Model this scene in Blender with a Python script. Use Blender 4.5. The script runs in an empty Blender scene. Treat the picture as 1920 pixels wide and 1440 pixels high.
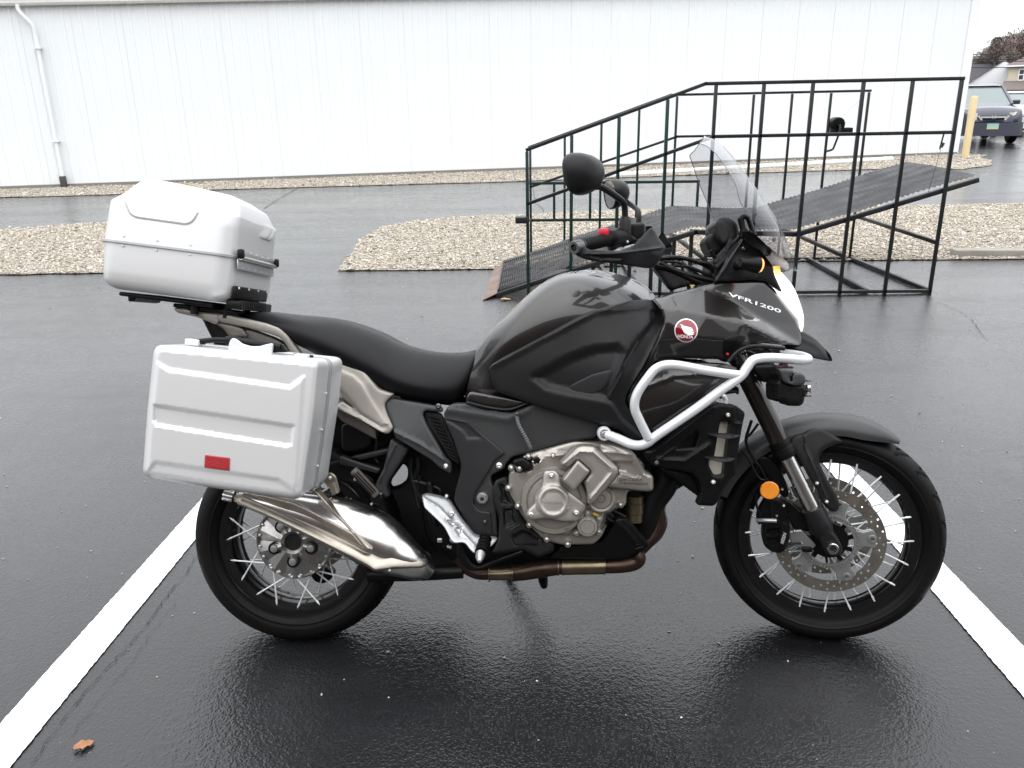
import bpy, bmesh, math, random
import numpy as np
from mathutils import Vector, Matrix
from mathutils.geometry import delaunay_2d_cdt
random.seed(7)
rnd = random.Random(11)
scene = bpy.context.scene
COL = scene.collection
PI = math.pi
rad = math.radians

# ------------------------------------------------------------------ camera, world, sun, exposure
F_PX = 1544.96
CAM_H, PITCH, ROLL, YAW = 1.57273, 0.33537, -0.01782, 0.03277
CAM_LOC = Vector((0.73054, -2.13817, CAM_H))
LEAN, STEER = 0.2749, -0.21655
CAM_R = (Matrix.Rotation(YAW, 3, 'Z') @ Matrix.Rotation(PI/2-PITCH, 3, 'X') @ Matrix.Rotation(ROLL, 3, 'Z'))
cd = bpy.data.cameras.new('camera')
cam = bpy.data.objects.new('camera', cd)
COL.objects.link(cam)
cam.matrix_world = Matrix.Translation(CAM_LOC) @ CAM_R.to_4x4()
cd.sensor_width = 36.0
cd.lens = F_PX/1920*36.0
cd.clip_start = 0.05
cd.clip_end = 2000
scene.camera = cam
scene.render.resolution_x, scene.render.resolution_y = 1024, 768

world = bpy.data.worlds.new('World')
scene.world = world
world.use_nodes = True
wn, wl = world.node_tree.nodes, world.node_tree.links
wn.clear()
wo = wn.new('ShaderNodeOutputWorld'); wb = wn.new('ShaderNodeBackground')
sky = wn.new('ShaderNodeTexSky'); sky.sky_type = 'NISHITA'; sky.sun_disc = False
SUN_EL, SUN_ROT = rad(62), rad(200)
sky.sun_elevation = SUN_EL; sky.sun_rotation = SUN_ROT
sky.air_density = 1.0; sky.dust_density = 4.0; sky.ozone_density = 1.0
mixs = wn.new('ShaderNodeMix'); mixs.data_type = 'RGBA'; mixs.inputs[0].default_value = 0.93
# standard overcast cloud: three times as bright overhead as at the horizon
tcw = wn.new('ShaderNodeTexCoord'); spw = wn.new('ShaderNodeSeparateXYZ'); wl.new(tcw.outputs['Generated'], spw.inputs[0])
mrw = wn.new('ShaderNodeMapRange'); mrw.inputs[1].default_value = 0; mrw.inputs[2].default_value = 1; mrw.inputs[3].default_value = 1/3; mrw.inputs[4].default_value = 1
wl.new(spw.outputs[2], mrw.inputs[0]); cmw = wn.new('ShaderNodeVectorMath'); cmw.operation = 'SCALE'; cmw.inputs[0].default_value = (12.6, 12.85, 13.2); wl.new(mrw.outputs[0], cmw.inputs['Scale'])
wl.new(sky.outputs[0], mixs.inputs[6]); wl.new(cmw.outputs[0], mixs.inputs[7])
wl.new(mixs.outputs[2], wb.inputs[0]); wb.inputs[1].default_value = 0.1
wl.new(wb.outputs[0], wo.inputs[0])
sd = bpy.data.lights.new('sun', 'SUN'); sd.energy = 0.55; sd.angle = rad(100); sd.color = (1, 0.985, 0.96)
so = bpy.data.objects.new('sun', sd); COL.objects.link(so)
so.rotation_euler = (rad(32), 0, rad(-18))
vs = scene.view_settings
vs.view_transform = 'Standard'; vs.look = 'None'; vs.gamma = 1; vs.use_curve_mapping = False
vs.exposure = 1.38
try:
    scene.cycles.max_bounces = 8; scene.cycles.transparent_max_bounces = 12
    scene.cycles.use_denoising = True
except Exception: pass

# ------------------------------------------------------------------ pixel pickers (photo pixel -> point at a given real depth)
def ray(px, py):
    return CAM_R @ Vector(((px-960)/F_PX, -(py-720)/F_PX, -1.0))
RL = Matrix.Rotation(LEAN, 3, 'X')       # world -> bike
CB = RL @ CAM_LOC
AX_D = Vector((-math.sin(rad(28)), 0, math.cos(rad(28)))); AX_O = Vector((1.515, 0, 0.329))
RS = Matrix.Rotation(STEER, 3, AX_D)     # straight -> steered, bike frame
CS = RS.inverted() @ (CB-AX_O) + AX_O
def B(px, py, y=0.0):
    d = RL @ ray(px, py); return CB + d*((y-CB.y)/d.y)
def st(v): return RS @ (Vector(v)-AX_O) + AX_O
def S(px, py, y=0.0):
    d = RS.inverted() @ (RL @ ray(px, py)); return st(CS + d*((y-CS.y)/d.y))
def G(px, py, z=0.0):
    d = ray(px, py); return CAM_LOC + d*((z-CAM_LOC.z)/d.z)
def WY(px, py, Y):
    d = ray(px, py); return CAM_LOC + d*((Y-CAM_LOC.y)/d.y)
# coordinates read off enlarged crops of the photograph -> full-size pixels
def _crop(x0, y0, s): return lambda p: (x0+p[0]/s, y0+p[1]/s)+tuple(p[2:])
CR = dict(c1=_crop(160,320,3.692), c2=_crop(240,600,3.692), c3=_crop(640,720,3.79), c4=_crop(900,780,4.5), c5=_crop(340,860,4),
          d1=_crop(860,480,4.236), d2=_crop(1160,460,4.236), d3=_crop(1020,240,3.84), d4=_crop(1300,760,3.2), d5=_crop(1340,860,5.333),
          d6=_crop(1160,640,4.5), e1=_crop(880,120,1.882), e2=_crop(1720,0,4.5), e3=_crop(0,0,2.667))
def cr(k, pts): return [CR[k](p) for p in pts]

# ------------------------------------------------------------------ object helpers
def tag(o, label=None, cat=None, group=None, kind=None):
    if label: o['label'] = label
    if cat: o['category'] = cat
    if group: o['group'] = group
    if kind: o['kind'] = kind
    return o
def thing(name, label, cat, loc=(0,0,0), group=None):
    o = bpy.data.objects.new(name, None); COL.objects.link(o); o.location = loc
    o.empty_display_size = 0.1
    return tag(o, label, cat, group)
def link(name, me, mat, parent=None, smooth=True, label=None):
    o = bpy.data.objects.new(name, me); COL.objects.link(o)
    if parent: o.parent = parent
    if mat is not None and not len(me.materials): me.materials.append(mat)
    if label: o['label'] = label
    return o
def mesh(name, verts, faces, smooth=True):
    me = bpy.data.meshes.new(name); me.from_pydata([tuple(v) for v in verts], [], faces)
    me.validate(); me.update()
    if smooth: me.polygons.foreach_set('use_smooth', [True]*len(me.polygons))
    return me
def autosmooth(me, ang=35):
    bm = bmesh.new(); bm.from_mesh(me)
    for e in bm.edges:
        if len(e.link_faces) == 2 and e.calc_face_angle(0) > rad(ang): e.smooth = False
        elif len(e.link_faces) != 2: e.smooth = False
    for f in bm.faces: f.smooth = True
    bm.to_mesh(me); bm.free()
class MB:
    def __init__(s): s.v = []; s.f = []
    def add(s, v, f):
        n = len(s.v); s.v += [Vector(p) for p in v]; s.f += [tuple(i+n for i in q) for q in f]; return s
    def build(s, name, mat, parent=None, ang=35, label=None, smooth=True):
        me = mesh(name, s.v, s.f, smooth)
        bm = bmesh.new(); bm.from_mesh(me); bmesh.ops.recalc_face_normals(bm, faces=bm.faces); bm.to_mesh(me); bm.free()
        if smooth: autosmooth(me, ang)
        return link(name, me, mat, parent, label=label)
def cat(pts, n, closed=False):
    """Catmull-Rom resample of Vectors (any dimension)"""
    P = [np.array(p, float) for p in pts]; m = len(P); out = []
    if m == 2 and not closed:
        return [P[0]+(P[1]-P[0])*k/n for k in range(n+1)]
    segs = m if closed else m-1
    for i in range(segs):
        p1, p2 = P[i], P[(i+1) % m]
        p0 = P[i-1] if (closed or i > 0) else 2*p1-p2
        p3 = P[(i+2) % m] if (closed or i+2 < m) else 2*p2-p1
        for k in range(n):
            t = k/n
            out.append(.5*((2*p1)+(-p0+p2)*t+(2*p0-5*p1+4*p2-p3)*t*t+(-p0+3*p1-3*p2+p3)*t**3))
    if not closed: out.append(P[-1])
    return out
def frames(P):
    T = []
    for i in range(len(P)):
        a, b = P[max(i-1, 0)], P[min(i+1, len(P)-1)]
        T.append((b-a).normalized())
    n = T[0].orthogonal().normalized(); N = []
    for t in T:
        n = (n-t*n.dot(t)); n = n.normalized() if n.length > 1e-6 else t.orthogonal().normalized(); N.append(n)
    return T, N
def tube(mb, pts, r, seg=12, n=6, smooth=True, cap=True, flat=1.0):
    """r: number or list per control point"""
    rr = r if isinstance(r, (list, tuple)) else [r]*len(pts)
    Q = [tuple(p)+(q,) for p, q in zip(pts, rr)]
    Q = cat(Q, n) if smooth and len(pts) > 2 else [np.array(q) for q in Q]
    P = [Vector(q[:3]) for q in Q]; R = [q[3] for q in Q]
    T, N = frames(P); v = []; f = []
    for p, t, nn, q in zip(P, T, N, R):
        b = t.cross(nn)
        for k in range(seg):
            a = 2*PI*k/seg; v.append(p+nn*(q*math.cos(a))+b*(q*flat*math.sin(a)))
    for i in range(len(P)-1):
        for k in range(seg):
            f.append((i*seg+k, i*seg+(k+1) % seg, (i+1)*seg+(k+1) % seg, (i+1)*seg+k))
    if cap:
        f.append(tuple(reversed(range(seg)))); f.append(tuple(range((len(P)-1)*seg, len(P)*seg)))
    return mb.add(v, f)
def lathe(mb, c, axis, prof, seg=32, cap=(True, True), noise=None):
    """prof: (along axis, radius)"""
    c = Vector(c); ax = Vector(axis).normalized(); u = ax.orthogonal().normalized(); w = ax.cross(u); v = []; f = []
    for (h, r) in prof:
        for k in range(seg):
            a = 2*PI*k/seg; v.append(c+ax*h+(u*math.cos(a)+w*math.sin(a))*r)
    for i in range(len(prof)-1):
        for k in range(seg):
            f.append((i*seg+k, i*seg+(k+1) % seg, (i+1)*seg+(k+1) % seg, (i+1)*seg+k))
    if cap[0]: f.append(tuple(reversed(range(seg))))
    if cap[1]: f.append(tuple(range((len(prof)-1)*seg, len(prof)*seg)))
    return mb.add(v, f)
def cyl(mb, a, b, r, seg=16, bev=0.0):
    a = Vector(a); b = Vector(b); L = (b-a).length; bv = min(bev, L*.4, r*.5)
    pr = [(0, r), (L, r)] if bv <= 0 else [(0, r-bv), (bv, r), (L-bv, r), (L, r-bv)]
    return lathe(mb, a, b-a, pr, seg)
def box(mb, c, s, R=None, bev=0.0):
    """box centred c, full sizes s, optional 3x3 rotation; small chamfer"""
    bm = bmesh.new(); bmesh.ops.create_cube(bm, size=1)
    for v in bm.verts: v.co = Vector((v.co.x*s[0], v.co.y*s[1], v.co.z*s[2]))
    if bev > 0: bmesh.ops.bevel(bm, geom=list(bm.edges), offset=bev, segments=2, affect='EDGES', profile=.5)
    M = R if R is not None else Matrix.Identity(3)
    vs_ = [Vector(c)+M @ v.co for v in bm.verts]; bm.verts.index_update()
    fs = [tuple(v.index for v in f.verts) for f in bm.faces]; bm.free()
    return mb.add(vs_, fs)
def bar(mb, a, b, w, h=None, bev=0.0, up=None):
    """square bar between two points"""
    a = Vector(a); b = Vector(b); t = (b-a); L = t.length; t.normalize()
    u = Vector(up) if up else Vector((0, 0, 1))
    if abs(t.dot(u)) > .95: u = Vector((0, 1, 0))
    s = t.cross(u).normalized(); u = s.cross(t)
    M = Matrix((t, s, u)).transposed()
    return box(mb, (a+b)/2, (L, w, h or w), M, bev)
def prism(mb, pts, d):
    """flat polygon (3D points, in order) extruded by vector d"""
    n = len(pts); P = [Vector(p) for p in pts]; d = Vector(d)
    return mb.add(P+[p+d for p in P], [tuple(range(n)), tuple(reversed(range(n, 2*n)))]+[(i, (i+1) % n, n+(i+1) % n, n+i) for i in range(n)])

# rounded outlines in pixel space ------------------------------------------------
def fillet(pts, r=6, n=5):
    out = []; m = len(pts)
    for i in range(m):
        p = np.array(pts[i][:2], float); rr = pts[i][2] if len(pts[i]) > 2 else r
        a = np.array(pts[i-1][:2], float)-p; b = np.array(pts[(i+1) % m][:2], float)-p
        la, lb = np.linalg.norm(a), np.linalg.norm(b)
        q = min(rr, la*.48, lb*.48)
        if q < .3: out.append(p); continue
        A = p+a/la*q; C = p+b/lb*q
        for k in range(n+1):
            t = k/n; out.append((1-t)**2*A+2*t*(1-t)*p+t*t*C)
    return out
def resample(poly, step):
    out = []; m = len(poly)
    for i in range(m):
        a, b = np.array(poly[i], float), np.array(poly[(i+1) % m], float)
        L = np.linalg.norm(b-a)
        if L < 1e-6: continue
        k = max(1, int(round(L/step)))
        for j in range(k): out.append(a+(b-a)*j/k)
    q = [out[0]]
    for p in out[1:]:
        if np.linalg.norm(p-q[-1]) > step*.25: q.append(p)
    if np.linalg.norm(q[0]-q[-1]) < step*.25: q.pop()
    return q
def inside(P, poly):
    x, y = P[:, 0], P[:, 1]; c = np.zeros(len(P), bool); m = len(poly); j = m-1
    for i in range(m):
        xi, yi = poly[i]; xj, yj = poly[j]
        k = ((yi > y) != (yj > y)); 
        if yi != yj: c ^= k & (x < (xj-xi)*(y-yi)/(yj-yi)+xi)
        j = i
    return c
def pdist(P, poly, closed=True):
    d = np.full(len(P), 1e9); m = len(poly); A = np.array(poly, float)
    for i in range(m if closed else m-1):
        a = A[i]; b = A[(i+1) % m]; ab = b-a; L = ab@ab
        t = np.clip(((P-a)@ab)/(L+1e-12), 0, 1); q = a+t[:, None]*ab
        d = np.minimum(d, np.linalg.norm(P-q, axis=1))
    return d
class Depth:
    """smooth depth field through (px, py, y) samples (thin plate spline)"""
    def __init__(s, c, tri=None):
        if tri is not None:      # faceted: straight facets between the samples, creases along the given polylines
            s.k = 'tri'; s.c3 = np.array([q for L in tri for q in L], float); ed = []; n0 = 0
            for L in tri: ed += [(n0+i, n0+i+1) for i in range(len(L)-1)]; n0 += len(L)
            v, e, f, vo, eo, fo = delaunay_2d_cdt([Vector(q[:2]) for q in s.c3], ed, [], 0, 1e-4)
            s.v = np.array([(a.x, a.y) for a in v]); s.z = np.array([s.c3[o[0], 2] for o in vo]); s.f = np.array([list(q) for q in f]); return
        if isinstance(c, (int, float)): s.k = None; s.c = float(c); return
        c = np.array(c, float); s.p = c[:, :2]; n = len(c)
        if n <= 3:
            A = np.hstack([s.p, np.ones((n, 1))]); s.w = np.linalg.lstsq(A, c[:, 2], rcond=None)[0]; s.k = 'lin'; return
        K = s._phi(np.linalg.norm(s.p[:, None]-s.p[None], axis=2)); Pm = np.hstack([s.p/500, np.ones((n, 1))])
        M = np.zeros((n+3, n+3)); M[:n, :n] = K+np.eye(n)*1e-4; M[:n, n:] = Pm; M[n:, :n] = Pm.T
        s.w = np.linalg.solve(M, np.concatenate([c[:, 2], np.zeros(3)])); s.k = 'tps'
    @staticmethod
    def _phi(r): r = r/100; return np.where(r > 1e-9, r*r*np.log(r+1e-12), 0)
    def __call__(s, P):
        P = np.atleast_2d(np.array(P, float))[:, :2]
        if s.k is None: return np.full(len(P), s.c)
        if s.k == 'tri':
            A, B_, C_ = s.v[s.f[:, 0]], s.v[s.f[:, 1]], s.v[s.f[:, 2]]; d = (B_[:, 0]-A[:, 0])*(C_[:, 1]-A[:, 1])-(C_[:, 0]-A[:, 0])*(B_[:, 1]-A[:, 1])
            x, y = P[:, 0][:, None], P[:, 1][:, None]
            w1 = ((x-A[:, 0])*(C_[:, 1]-A[:, 1])-(C_[:, 0]-A[:, 0])*(y-A[:, 1]))/d; w2 = ((B_[:, 0]-A[:, 0])*(y-A[:, 1])-(x-A[:, 0])*(B_[:, 1]-A[:, 1]))/d; w0 = 1-w1-w2
            m = np.minimum(np.minimum(w0, w1), w2); m = np.where(np.abs(d) > 8, m, -1e9); k = np.argmax(m, axis=1); r = np.arange(len(P))
            z = s.z[s.f[k, 0]]*w0[r, k]+s.z[s.f[k, 1]]*w1[r, k]+s.z[s.f[k, 2]]*w2[r, k]; return np.clip(z, s.z.min()-.01, s.z.max()+.02)
        if s.k == 'lin': return np.hstack([P, np.ones((len(P), 1))])@s.w
        return s._phi(np.linalg.norm(P[:, None]-s.p[None], axis=2))@s.w[:-3]+np.hstack([P/500, np.ones((len(P), 1))])@s.w[-3:]
def sstep(t): t = np.clip(t, 0, 1); return t*t*(3-2*t)
def panel(mb, out, dep, thick=.02, edge=.006, ew=6, r=6, step=7, holes=(), ridges=(), steps=(), pick=B, back=True):
    """a solid panel whose outline is traced in photo pixels and lies at its own real depth:
    dep = depth field (y of the front), edge/ew = rounding of the rim, ridges = (polyline, width px, height m),
    steps = (polygon, height m, softness px) : areas pressed in (+) or raised (-)"""
    D = dep if isinstance(dep, Depth) else Depth(dep)
    poly = resample(fillet(out, r), step); hol = [resample(fillet(h, r*.5), step*.8) for h in holes]
    A = np.array(poly); 
    area = .5*np.sum(A[:, 0]*np.roll(A[:, 1], -1)-np.roll(A[:, 0], -1)*A[:, 1]); sg = 1 if area > 0 else -1
    pts = [tuple(p) for p in poly]; loops = [list(range(len(poly)))]
    for h in hol: loops.append(list(range(len(pts), len(pts)+len(h)))); pts += [tuple(p) for p in h]
    extra = []
    def offs(L, s_):
        m = len(L)
        for i in range(m):
            t = np.array(L[(i+1) % m])-np.array(L[i-1]); t = t/(np.linalg.norm(t)+1e-9); nrm = np.array((-t[1], t[0]))*s_
            for q in (.13, .45, 1.0): extra.append(np.array(L[i])+nrm*ew*q)
    if edge > 0:
        offs(poly, sg)
        for h in hol:
            H = np.array(h); a2 = .5*np.sum(H[:, 0]*np.roll(H[:, 1], -1)-np.roll(H[:, 0], -1)*H[:, 1]); offs(h, -(1 if a2 > 0 else -1))
    n_e = len(extra)
    for (pl, w, hgt) in ridges:
        L = resample_open(pl, step)
        for i, p in enumerate(L):
            t = np.array(L[min(i+1, len(L)-1)])-np.array(L[max(i-1, 0)]); t = t/(np.linalg.norm(t)+1e-9); nrm = np.array((-t[1], t[0]))
            for q in (0, .5, -.5, 1, -1): extra.append(np.array(p)+nrm*w*q)
    for (pg, hgt, sf) in steps:
        L = resample(pg, step); m = len(L)
        for i in range(m):
            t = np.array(L[(i+1) % m])-np.array(L[i-1]); t = t/(np.linalg.norm(t)+1e-9); nrm = np.array((-t[1], t[0]))
            for q in (-1, -.5, 0, .5, 1): extra.append(np.array(L[i])+nrm*sf*q)
    x0, y0 = A.min(0); x1, y1 = A.max(0); gx = []
    row = 0; yy = y0
    while yy < y1:
        xx = x0+(step*.5 if row % 2 else 0)
        while xx < x1: gx.append((xx, yy)); xx += step
        yy += step*.87; row += 1
    gx = np.array(gx) if gx else np.zeros((0, 2))
    if len(gx):
        near = pdist(gx, poly) > ((ew*1.25) if edge > 0 else step*.5)
        for h in hol: near &= pdist(gx, h) > ((ew*1.25) if edge > 0 else step*.5)
        gx = gx[near]
        if len(extra) > n_e:
            E_ = np.array(extra[n_e:]); 
            dd = np.array([np.min(np.sum((E_-g)**2, axis=1)) for g in gx]) if len(gx) else np.zeros(0)
            if len(gx): gx = gx[dd > (step*.45)**2]
    allx = np.array(extra) if extra else np.zeros((0, 2))
    if len(allx): allx = allx[inside(allx, poly) & (pdist(allx, poly) > .35*min(ew, 3)*.3)]
    if len(allx):
        keep = []; grid = {}
        ms = max(.35, min(ew*.22, 1.2))
        for p in allx:
            k = (int(p[0]//ms), int(p[1]//ms))
            if any(abs(q[0]-p[0])+abs(q[1]-p[1]) < ms for a in (-1, 0, 1) for b in (-1, 0, 1) for q in grid.get((k[0]+a, k[1]+b), ())): continue
            grid.setdefault(k, []).append(p); keep.append(p)
        allx = np.array(keep)
    P = np.vstack([np.array(pts), allx.reshape(-1, 2), gx.reshape(-1, 2)])
    edges = [(L[i], L[(i+1) % len(L)]) for L in loops for i in range(len(L))]
    v2, e2, f2, vo, eo, fo = delaunay_2d_cdt([Vector((float(a), float(b))) for a, b in P], edges, [], 0, 1e-4)
    V = np.array([(v.x, v.y) for v in v2]); cen = np.array([V[list(f)].mean(0) for f in f2])
    ok = inside(cen, poly)
    for h in hol: ok &= ~inside(cen, h)
    F = [tuple(f) for f, k in zip(f2, ok) if k]
    d = D(V)
    if edge > 0:
        dist = pdist(V, poly)
        for h in hol: dist = np.minimum(dist, pdist(V, h))
        t = np.clip(dist/ew, 0, 1); d = d+edge*(1-np.sqrt(np.clip(1-(1-t)**2, 0, 1)))
    for (pl, w, hgt) in ridges: d = d-hgt*np.clip(1-pdist(V, pl, False)/w, 0, 1)
    for (pg, hgt, sf) in steps:
        q = pdist(V, pg)*np.where(inside(V, pg), 1, -1); d = d+hgt*sstep(q/sf*.5+.5)
    front = [pick(a, b, y) for (a, b), y in zip(V, d)]
    used = sorted({i for f in F for i in f}); mp = {u: k for k, u in enumerate(used)}
    fv = [front[u] for u in used]; n = len(fv)
    ff = [tuple(mp[i] for i in f) for f in F]
    bo = {}
    for f in ff:
        for i in range(3):
            a, b = f[i], f[(i+1) % 3]
            if (b, a) in bo: del bo[(b, a)]
            else: bo[(a, b)] = 1
    dv = (st(Vector((0, thick, 0))+AX_O)-AX_O) if pick is S else Vector((0, thick, 0))
    if pick is S: dv = RS @ Vector((0, thick, 0))
    if thick > 0:
        bv = [p+dv for p in fv]
        ff2 = ff+[(b, a, a+n, b+n) for (a, b) in bo]
        if back: ff2 += [tuple(reversed([i+n for i in f])) for f in ff]
        mb.add(fv+bv, ff2)
    else: mb.add(fv, ff)
    return D
def resample_open(pl, step):
    out = []
    for i in range(len(pl)-1):
        a, b = np.array(pl[i][:2], float), np.array(pl[i+1][:2], float); k = max(1, int(np.linalg.norm(b-a)/step))
        for j in range(k): out.append(a+(b-a)*j/k)
    out.append(np.array(pl[-1][:2], float)); return out
def surf(mb, grid, nu=5, nv=5, thick=0, mirror=False, closed=False, flip=False):
    """grid: rows of Vectors -> Catmull-Rom surface; optional mirrored copy in y and thickness along normals"""
    rows = [cat([tuple(p) for p in r], nv, closed) for r in grid]
    cols = list(zip(*rows)); g2 = [cat(list(c), nu) for c in cols]   # [col][row]
    nc, nr = len(g2), len(g2[0]); v = [Vector(g2[c][r]) for r in range(nr) for c in range(nc)]
    f = []
    for r in range(nr-1):
        for c in range(nc if closed else nc-1):
            a = r*nc+c; b = r*nc+(c+1) % nc; f.append((a, b, b+nc, a+nc))
    parts = [(v, f)]
    if mirror: parts.append(([Vector((p.x, -p.y, p.z)) for p in v], [tuple(reversed(q)) for q in f]))
    for vv, ff in parts:
        if thick:
            me = bpy.data.meshes.new('t'); me.from_pydata(vv, [], ff); me.update()
            nn = [Vector(x.normal) for x in me.vertices]; n = len(vv); bo = {}
            for q in ff:
                for i in range(4):
                    a, b = q[i], q[(i+1) % 4]
                    if (b, a) in bo: del bo[(b, a)]
                    else: bo[(a, b)] = 1
            vv2 = vv+[p-k*thick for p, k in zip(vv, nn)]
            ff2 = ff+[tuple(reversed([i+n for i in q])) for q in ff]+[(b, a, a+n, b+n) for (a, b) in bo]
            bpy.data.meshes.remove(me); mb.add(vv2, ff2)
        else: mb.add(vv, ff)
    return mb
_txt = {}
def text_mesh(body, bold=False):
    cu = bpy.data.curves.new('t', 'FONT'); cu.body = body; cu.align_x = 'CENTER'; cu.align_y = 'CENTER'; cu.resolution_u = 3
    if bold: cu.offset = .018
    o = bpy.data.objects.new('t', cu); COL.objects.link(o); dg = bpy.context.evaluated_depsgraph_get(); dg.update()
    me = bpy.data.meshes.new_from_object(o.evaluated_get(dg)); v = [(p.co.x, p.co.y) for p in me.vertices]; f = [tuple(p.vertices) for p in me.polygons]
    bpy.data.objects.remove(o); bpy.data.curves.remove(cu); bpy.data.meshes.remove(me)
    return v, f
def text_on(name, body, c, w, h, ang, dep, mat, parent, pick=B, shear=0.0, bold=False, off=.0015, mb=None):
    """lettering laid on a surface: centre c px, width/height px, slope ang (deg, image clockwise), depth field dep"""
    v, f = text_mesh(body, bold); A = np.array(v); mn, mx = A.min(0), A.max(0); ce = (mn+mx)/2
    A = (A-ce)/(mx-mn); x = A[:, 0]*w+A[:, 1]*h*shear; y = -A[:, 1]*h; a = rad(ang)
    X = c[0]+x*math.cos(a)-y*math.sin(a); Y = c[1]+x*math.sin(a)+y*math.cos(a)
    D = dep if isinstance(dep, Depth) else Depth(dep); d = D(np.stack([X, Y], 1))-off
    m = mb or MB(); m.add([pick(p, q, e) for p, q, e in zip(X, Y, d)], f)
    return None if mb else m.build(name, mat, parent)
# ------------------------------------------------------------------ materials
def mat(name, col=(.5,.5,.5), rough=.5, metal=0.0, coat=0.0, spec=.5, trans=0, ior=1.45, emit=None, es=0, alpha=1,
        nscale=0, nbump=0, nrough=0, ncol=0, coatr=.05, dist=.001):
    m = bpy.data.materials.new(name); m.use_nodes = True; n = m.node_tree.nodes; l = m.node_tree.links; b = n['Principled BSDF']
    b.inputs['Base Color'].default_value = (*col, 1); b.inputs['Roughness'].default_value = rough; b.inputs['Metallic'].default_value = metal
    b.inputs['Coat Weight'].default_value = coat; b.inputs['Coat Roughness'].default_value = coatr
    b.inputs['Specular IOR Level'].default_value = spec; b.inputs['Transmission Weight'].default_value = trans; b.inputs['IOR'].default_value = ior
    b.inputs['Alpha'].default_value = alpha
    if name == 'gloss_brown_paint': b.inputs['Coat IOR'].default_value = 1.43
    if emit: b.inputs['Emission Color'].default_value = (*emit, 1); b.inputs['Emission Strength'].default_value = es
    if nscale:
        tc = n.new('ShaderNodeTexCoord'); nz = n.new('ShaderNodeTexNoise'); nz.inputs['Scale'].default_value = nscale; nz.inputs['Detail'].default_value = 5
        l.new(tc.outputs['Object'], nz.inputs['Vector'])
        if nbump:
            bp = n.new('ShaderNodeBump'); bp.inputs['Strength'].default_value = nbump; bp.inputs['Distance'].default_value = dist
            l.new(nz.outputs[0], bp.inputs['Height']); l.new(bp.outputs[0], b.inputs['Normal'])
        if nrough:
            mr = n.new('ShaderNodeMapRange'); mr.inputs[1].default_value = .3; mr.inputs[2].default_value = .7
            mr.inputs[3].default_value = max(0, rough-nrough); mr.inputs[4].default_value = min(1, rough+nrough)
            nz2 = n.new('ShaderNodeTexNoise'); nz2.inputs['Scale'].default_value = nscale*.13; nz2.inputs['Detail'].default_value = 6
            l.new(tc.outputs['Object'], nz2.inputs['Vector']); l.new(nz2.outputs[0], mr.inputs[0]); l.new(mr.outputs[0], b.inputs['Roughness'])
        if ncol:
            nz3 = n.new('ShaderNodeTexNoise'); nz3.inputs['Scale'].default_value = nscale*.3; nz3.inputs['Detail'].default_value = 6
            l.new(tc.outputs['Object'], nz3.inputs['Vector'])
            mx = n.new('ShaderNodeMix'); mx.data_type = 'RGBA'
            mx.inputs[6].default_value = (*[c*(1-ncol) for c in col], 1); mx.inputs[7].default_value = (*[min(1, c*(1+ncol)) for c in col], 1)
            l.new(nz3.outputs[0], mx.inputs[0]); l.new(mx.outputs[2], b.inputs['Base Color'])
    return m
M = {}
M['gloss'] = mat('gloss_brown_paint', (.0055,.0038,.0032), .35, .1, 1.0, coatr=.02)
M['matt'] = mat('matt_dark_plastic', (.010,.010,.0107), .36, spec=.25, nscale=1500, nbump=.12, nrough=.06, dist=.0003)
M['black'] = mat('black_plastic', (.0035,.0035,.0038), .42, spec=.22, nscale=1200, nbump=.1, nrough=.1, dist=.0003)
M['grey'] = mat('grey_frame_paint', (.046,.047,.048), .38, .3, spec=.3, nscale=1400, nbump=.06, nrough=.05, dist=.0003)
M['frame'] = mat('dark_frame_paint', (.025,.025,.0265), .40, .3, spec=.3, nscale=1400, nbump=.08, nrough=.06, dist=.0003)
M['seat'] = mat('black_vinyl', (.0038,.0038,.0046), .44, spec=.25, nscale=900, nbump=.45, nrough=.05, dist=.0006)
M['case'] = mat('silver_case_paint', (.61,.61,.61), .35, .35, nscale=500, nbump=.04, dist=.0004)
M['casetrim'] = mat('case_seam', (.42,.43,.44), .35, .7)
M['taupe'] = mat('taupe_metal_paint', (.315,.293,.265), .34, .6, nscale=1100, nbump=.08, nrough=.06, ncol=.05, dist=.0003)
M['rail'] = mat('taupe_rail_paint', (.31,.285,.255), .40, .3, nscale=900, nbump=.06, nrough=.05, dist=.0003)
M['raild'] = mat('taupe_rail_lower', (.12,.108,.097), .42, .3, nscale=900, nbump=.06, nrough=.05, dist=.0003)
M['bar'] = mat('silver_bar_paint', (.60,.61,.62), .34, .25, nscale=700, nbump=.05, nrough=.06, dist=.0003)
M['alu'] = mat('cast_aluminium', (.36,.365,.37), .36, .7, nscale=800, nbump=.1, nrough=.08, dist=.0003)
M['chrome'] = mat('polished_steel', (.62,.61,.59), .23, 1, nscale=120, nrough=.03)
M['titan'] = mat('brushed_titanium', (.36,.325,.28), .36, .9, nscale=260, nrough=.08, ncol=.08)
M['rust'] = mat('heat_tinted_pipe', (.048,.031,.023), .38, .8, nscale=90, nrough=.12, ncol=.45, nbump=.1, dist=.0004)
M['bronze'] = mat('bronze_pipe', (.15,.12,.08), .34, .9, nscale=90, nrough=.1, ncol=.25)
M['disc'] = mat('brake_disc_steel', (.30,.275,.24), .34, .9, nscale=300, nrough=.08, ncol=.08)
M['discc'] = mat('disc_carrier', (.30,.305,.30), .4, .75, nscale=300, nrough=.05)
M['spoke'] = mat('steel_spoke', (.75,.76,.77), .35, .4)
M['bolt'] = mat('zinc_bolt', (.62,.62,.6), .3, .9)
M['dbolt'] = mat('dark_bolt', (.12,.12,.12), .35, .9)
M['forkb'] = mat('black_fork_tube', (.018,.014,.013), .16, .3, .6, nscale=300, nrough=.04)
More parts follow.
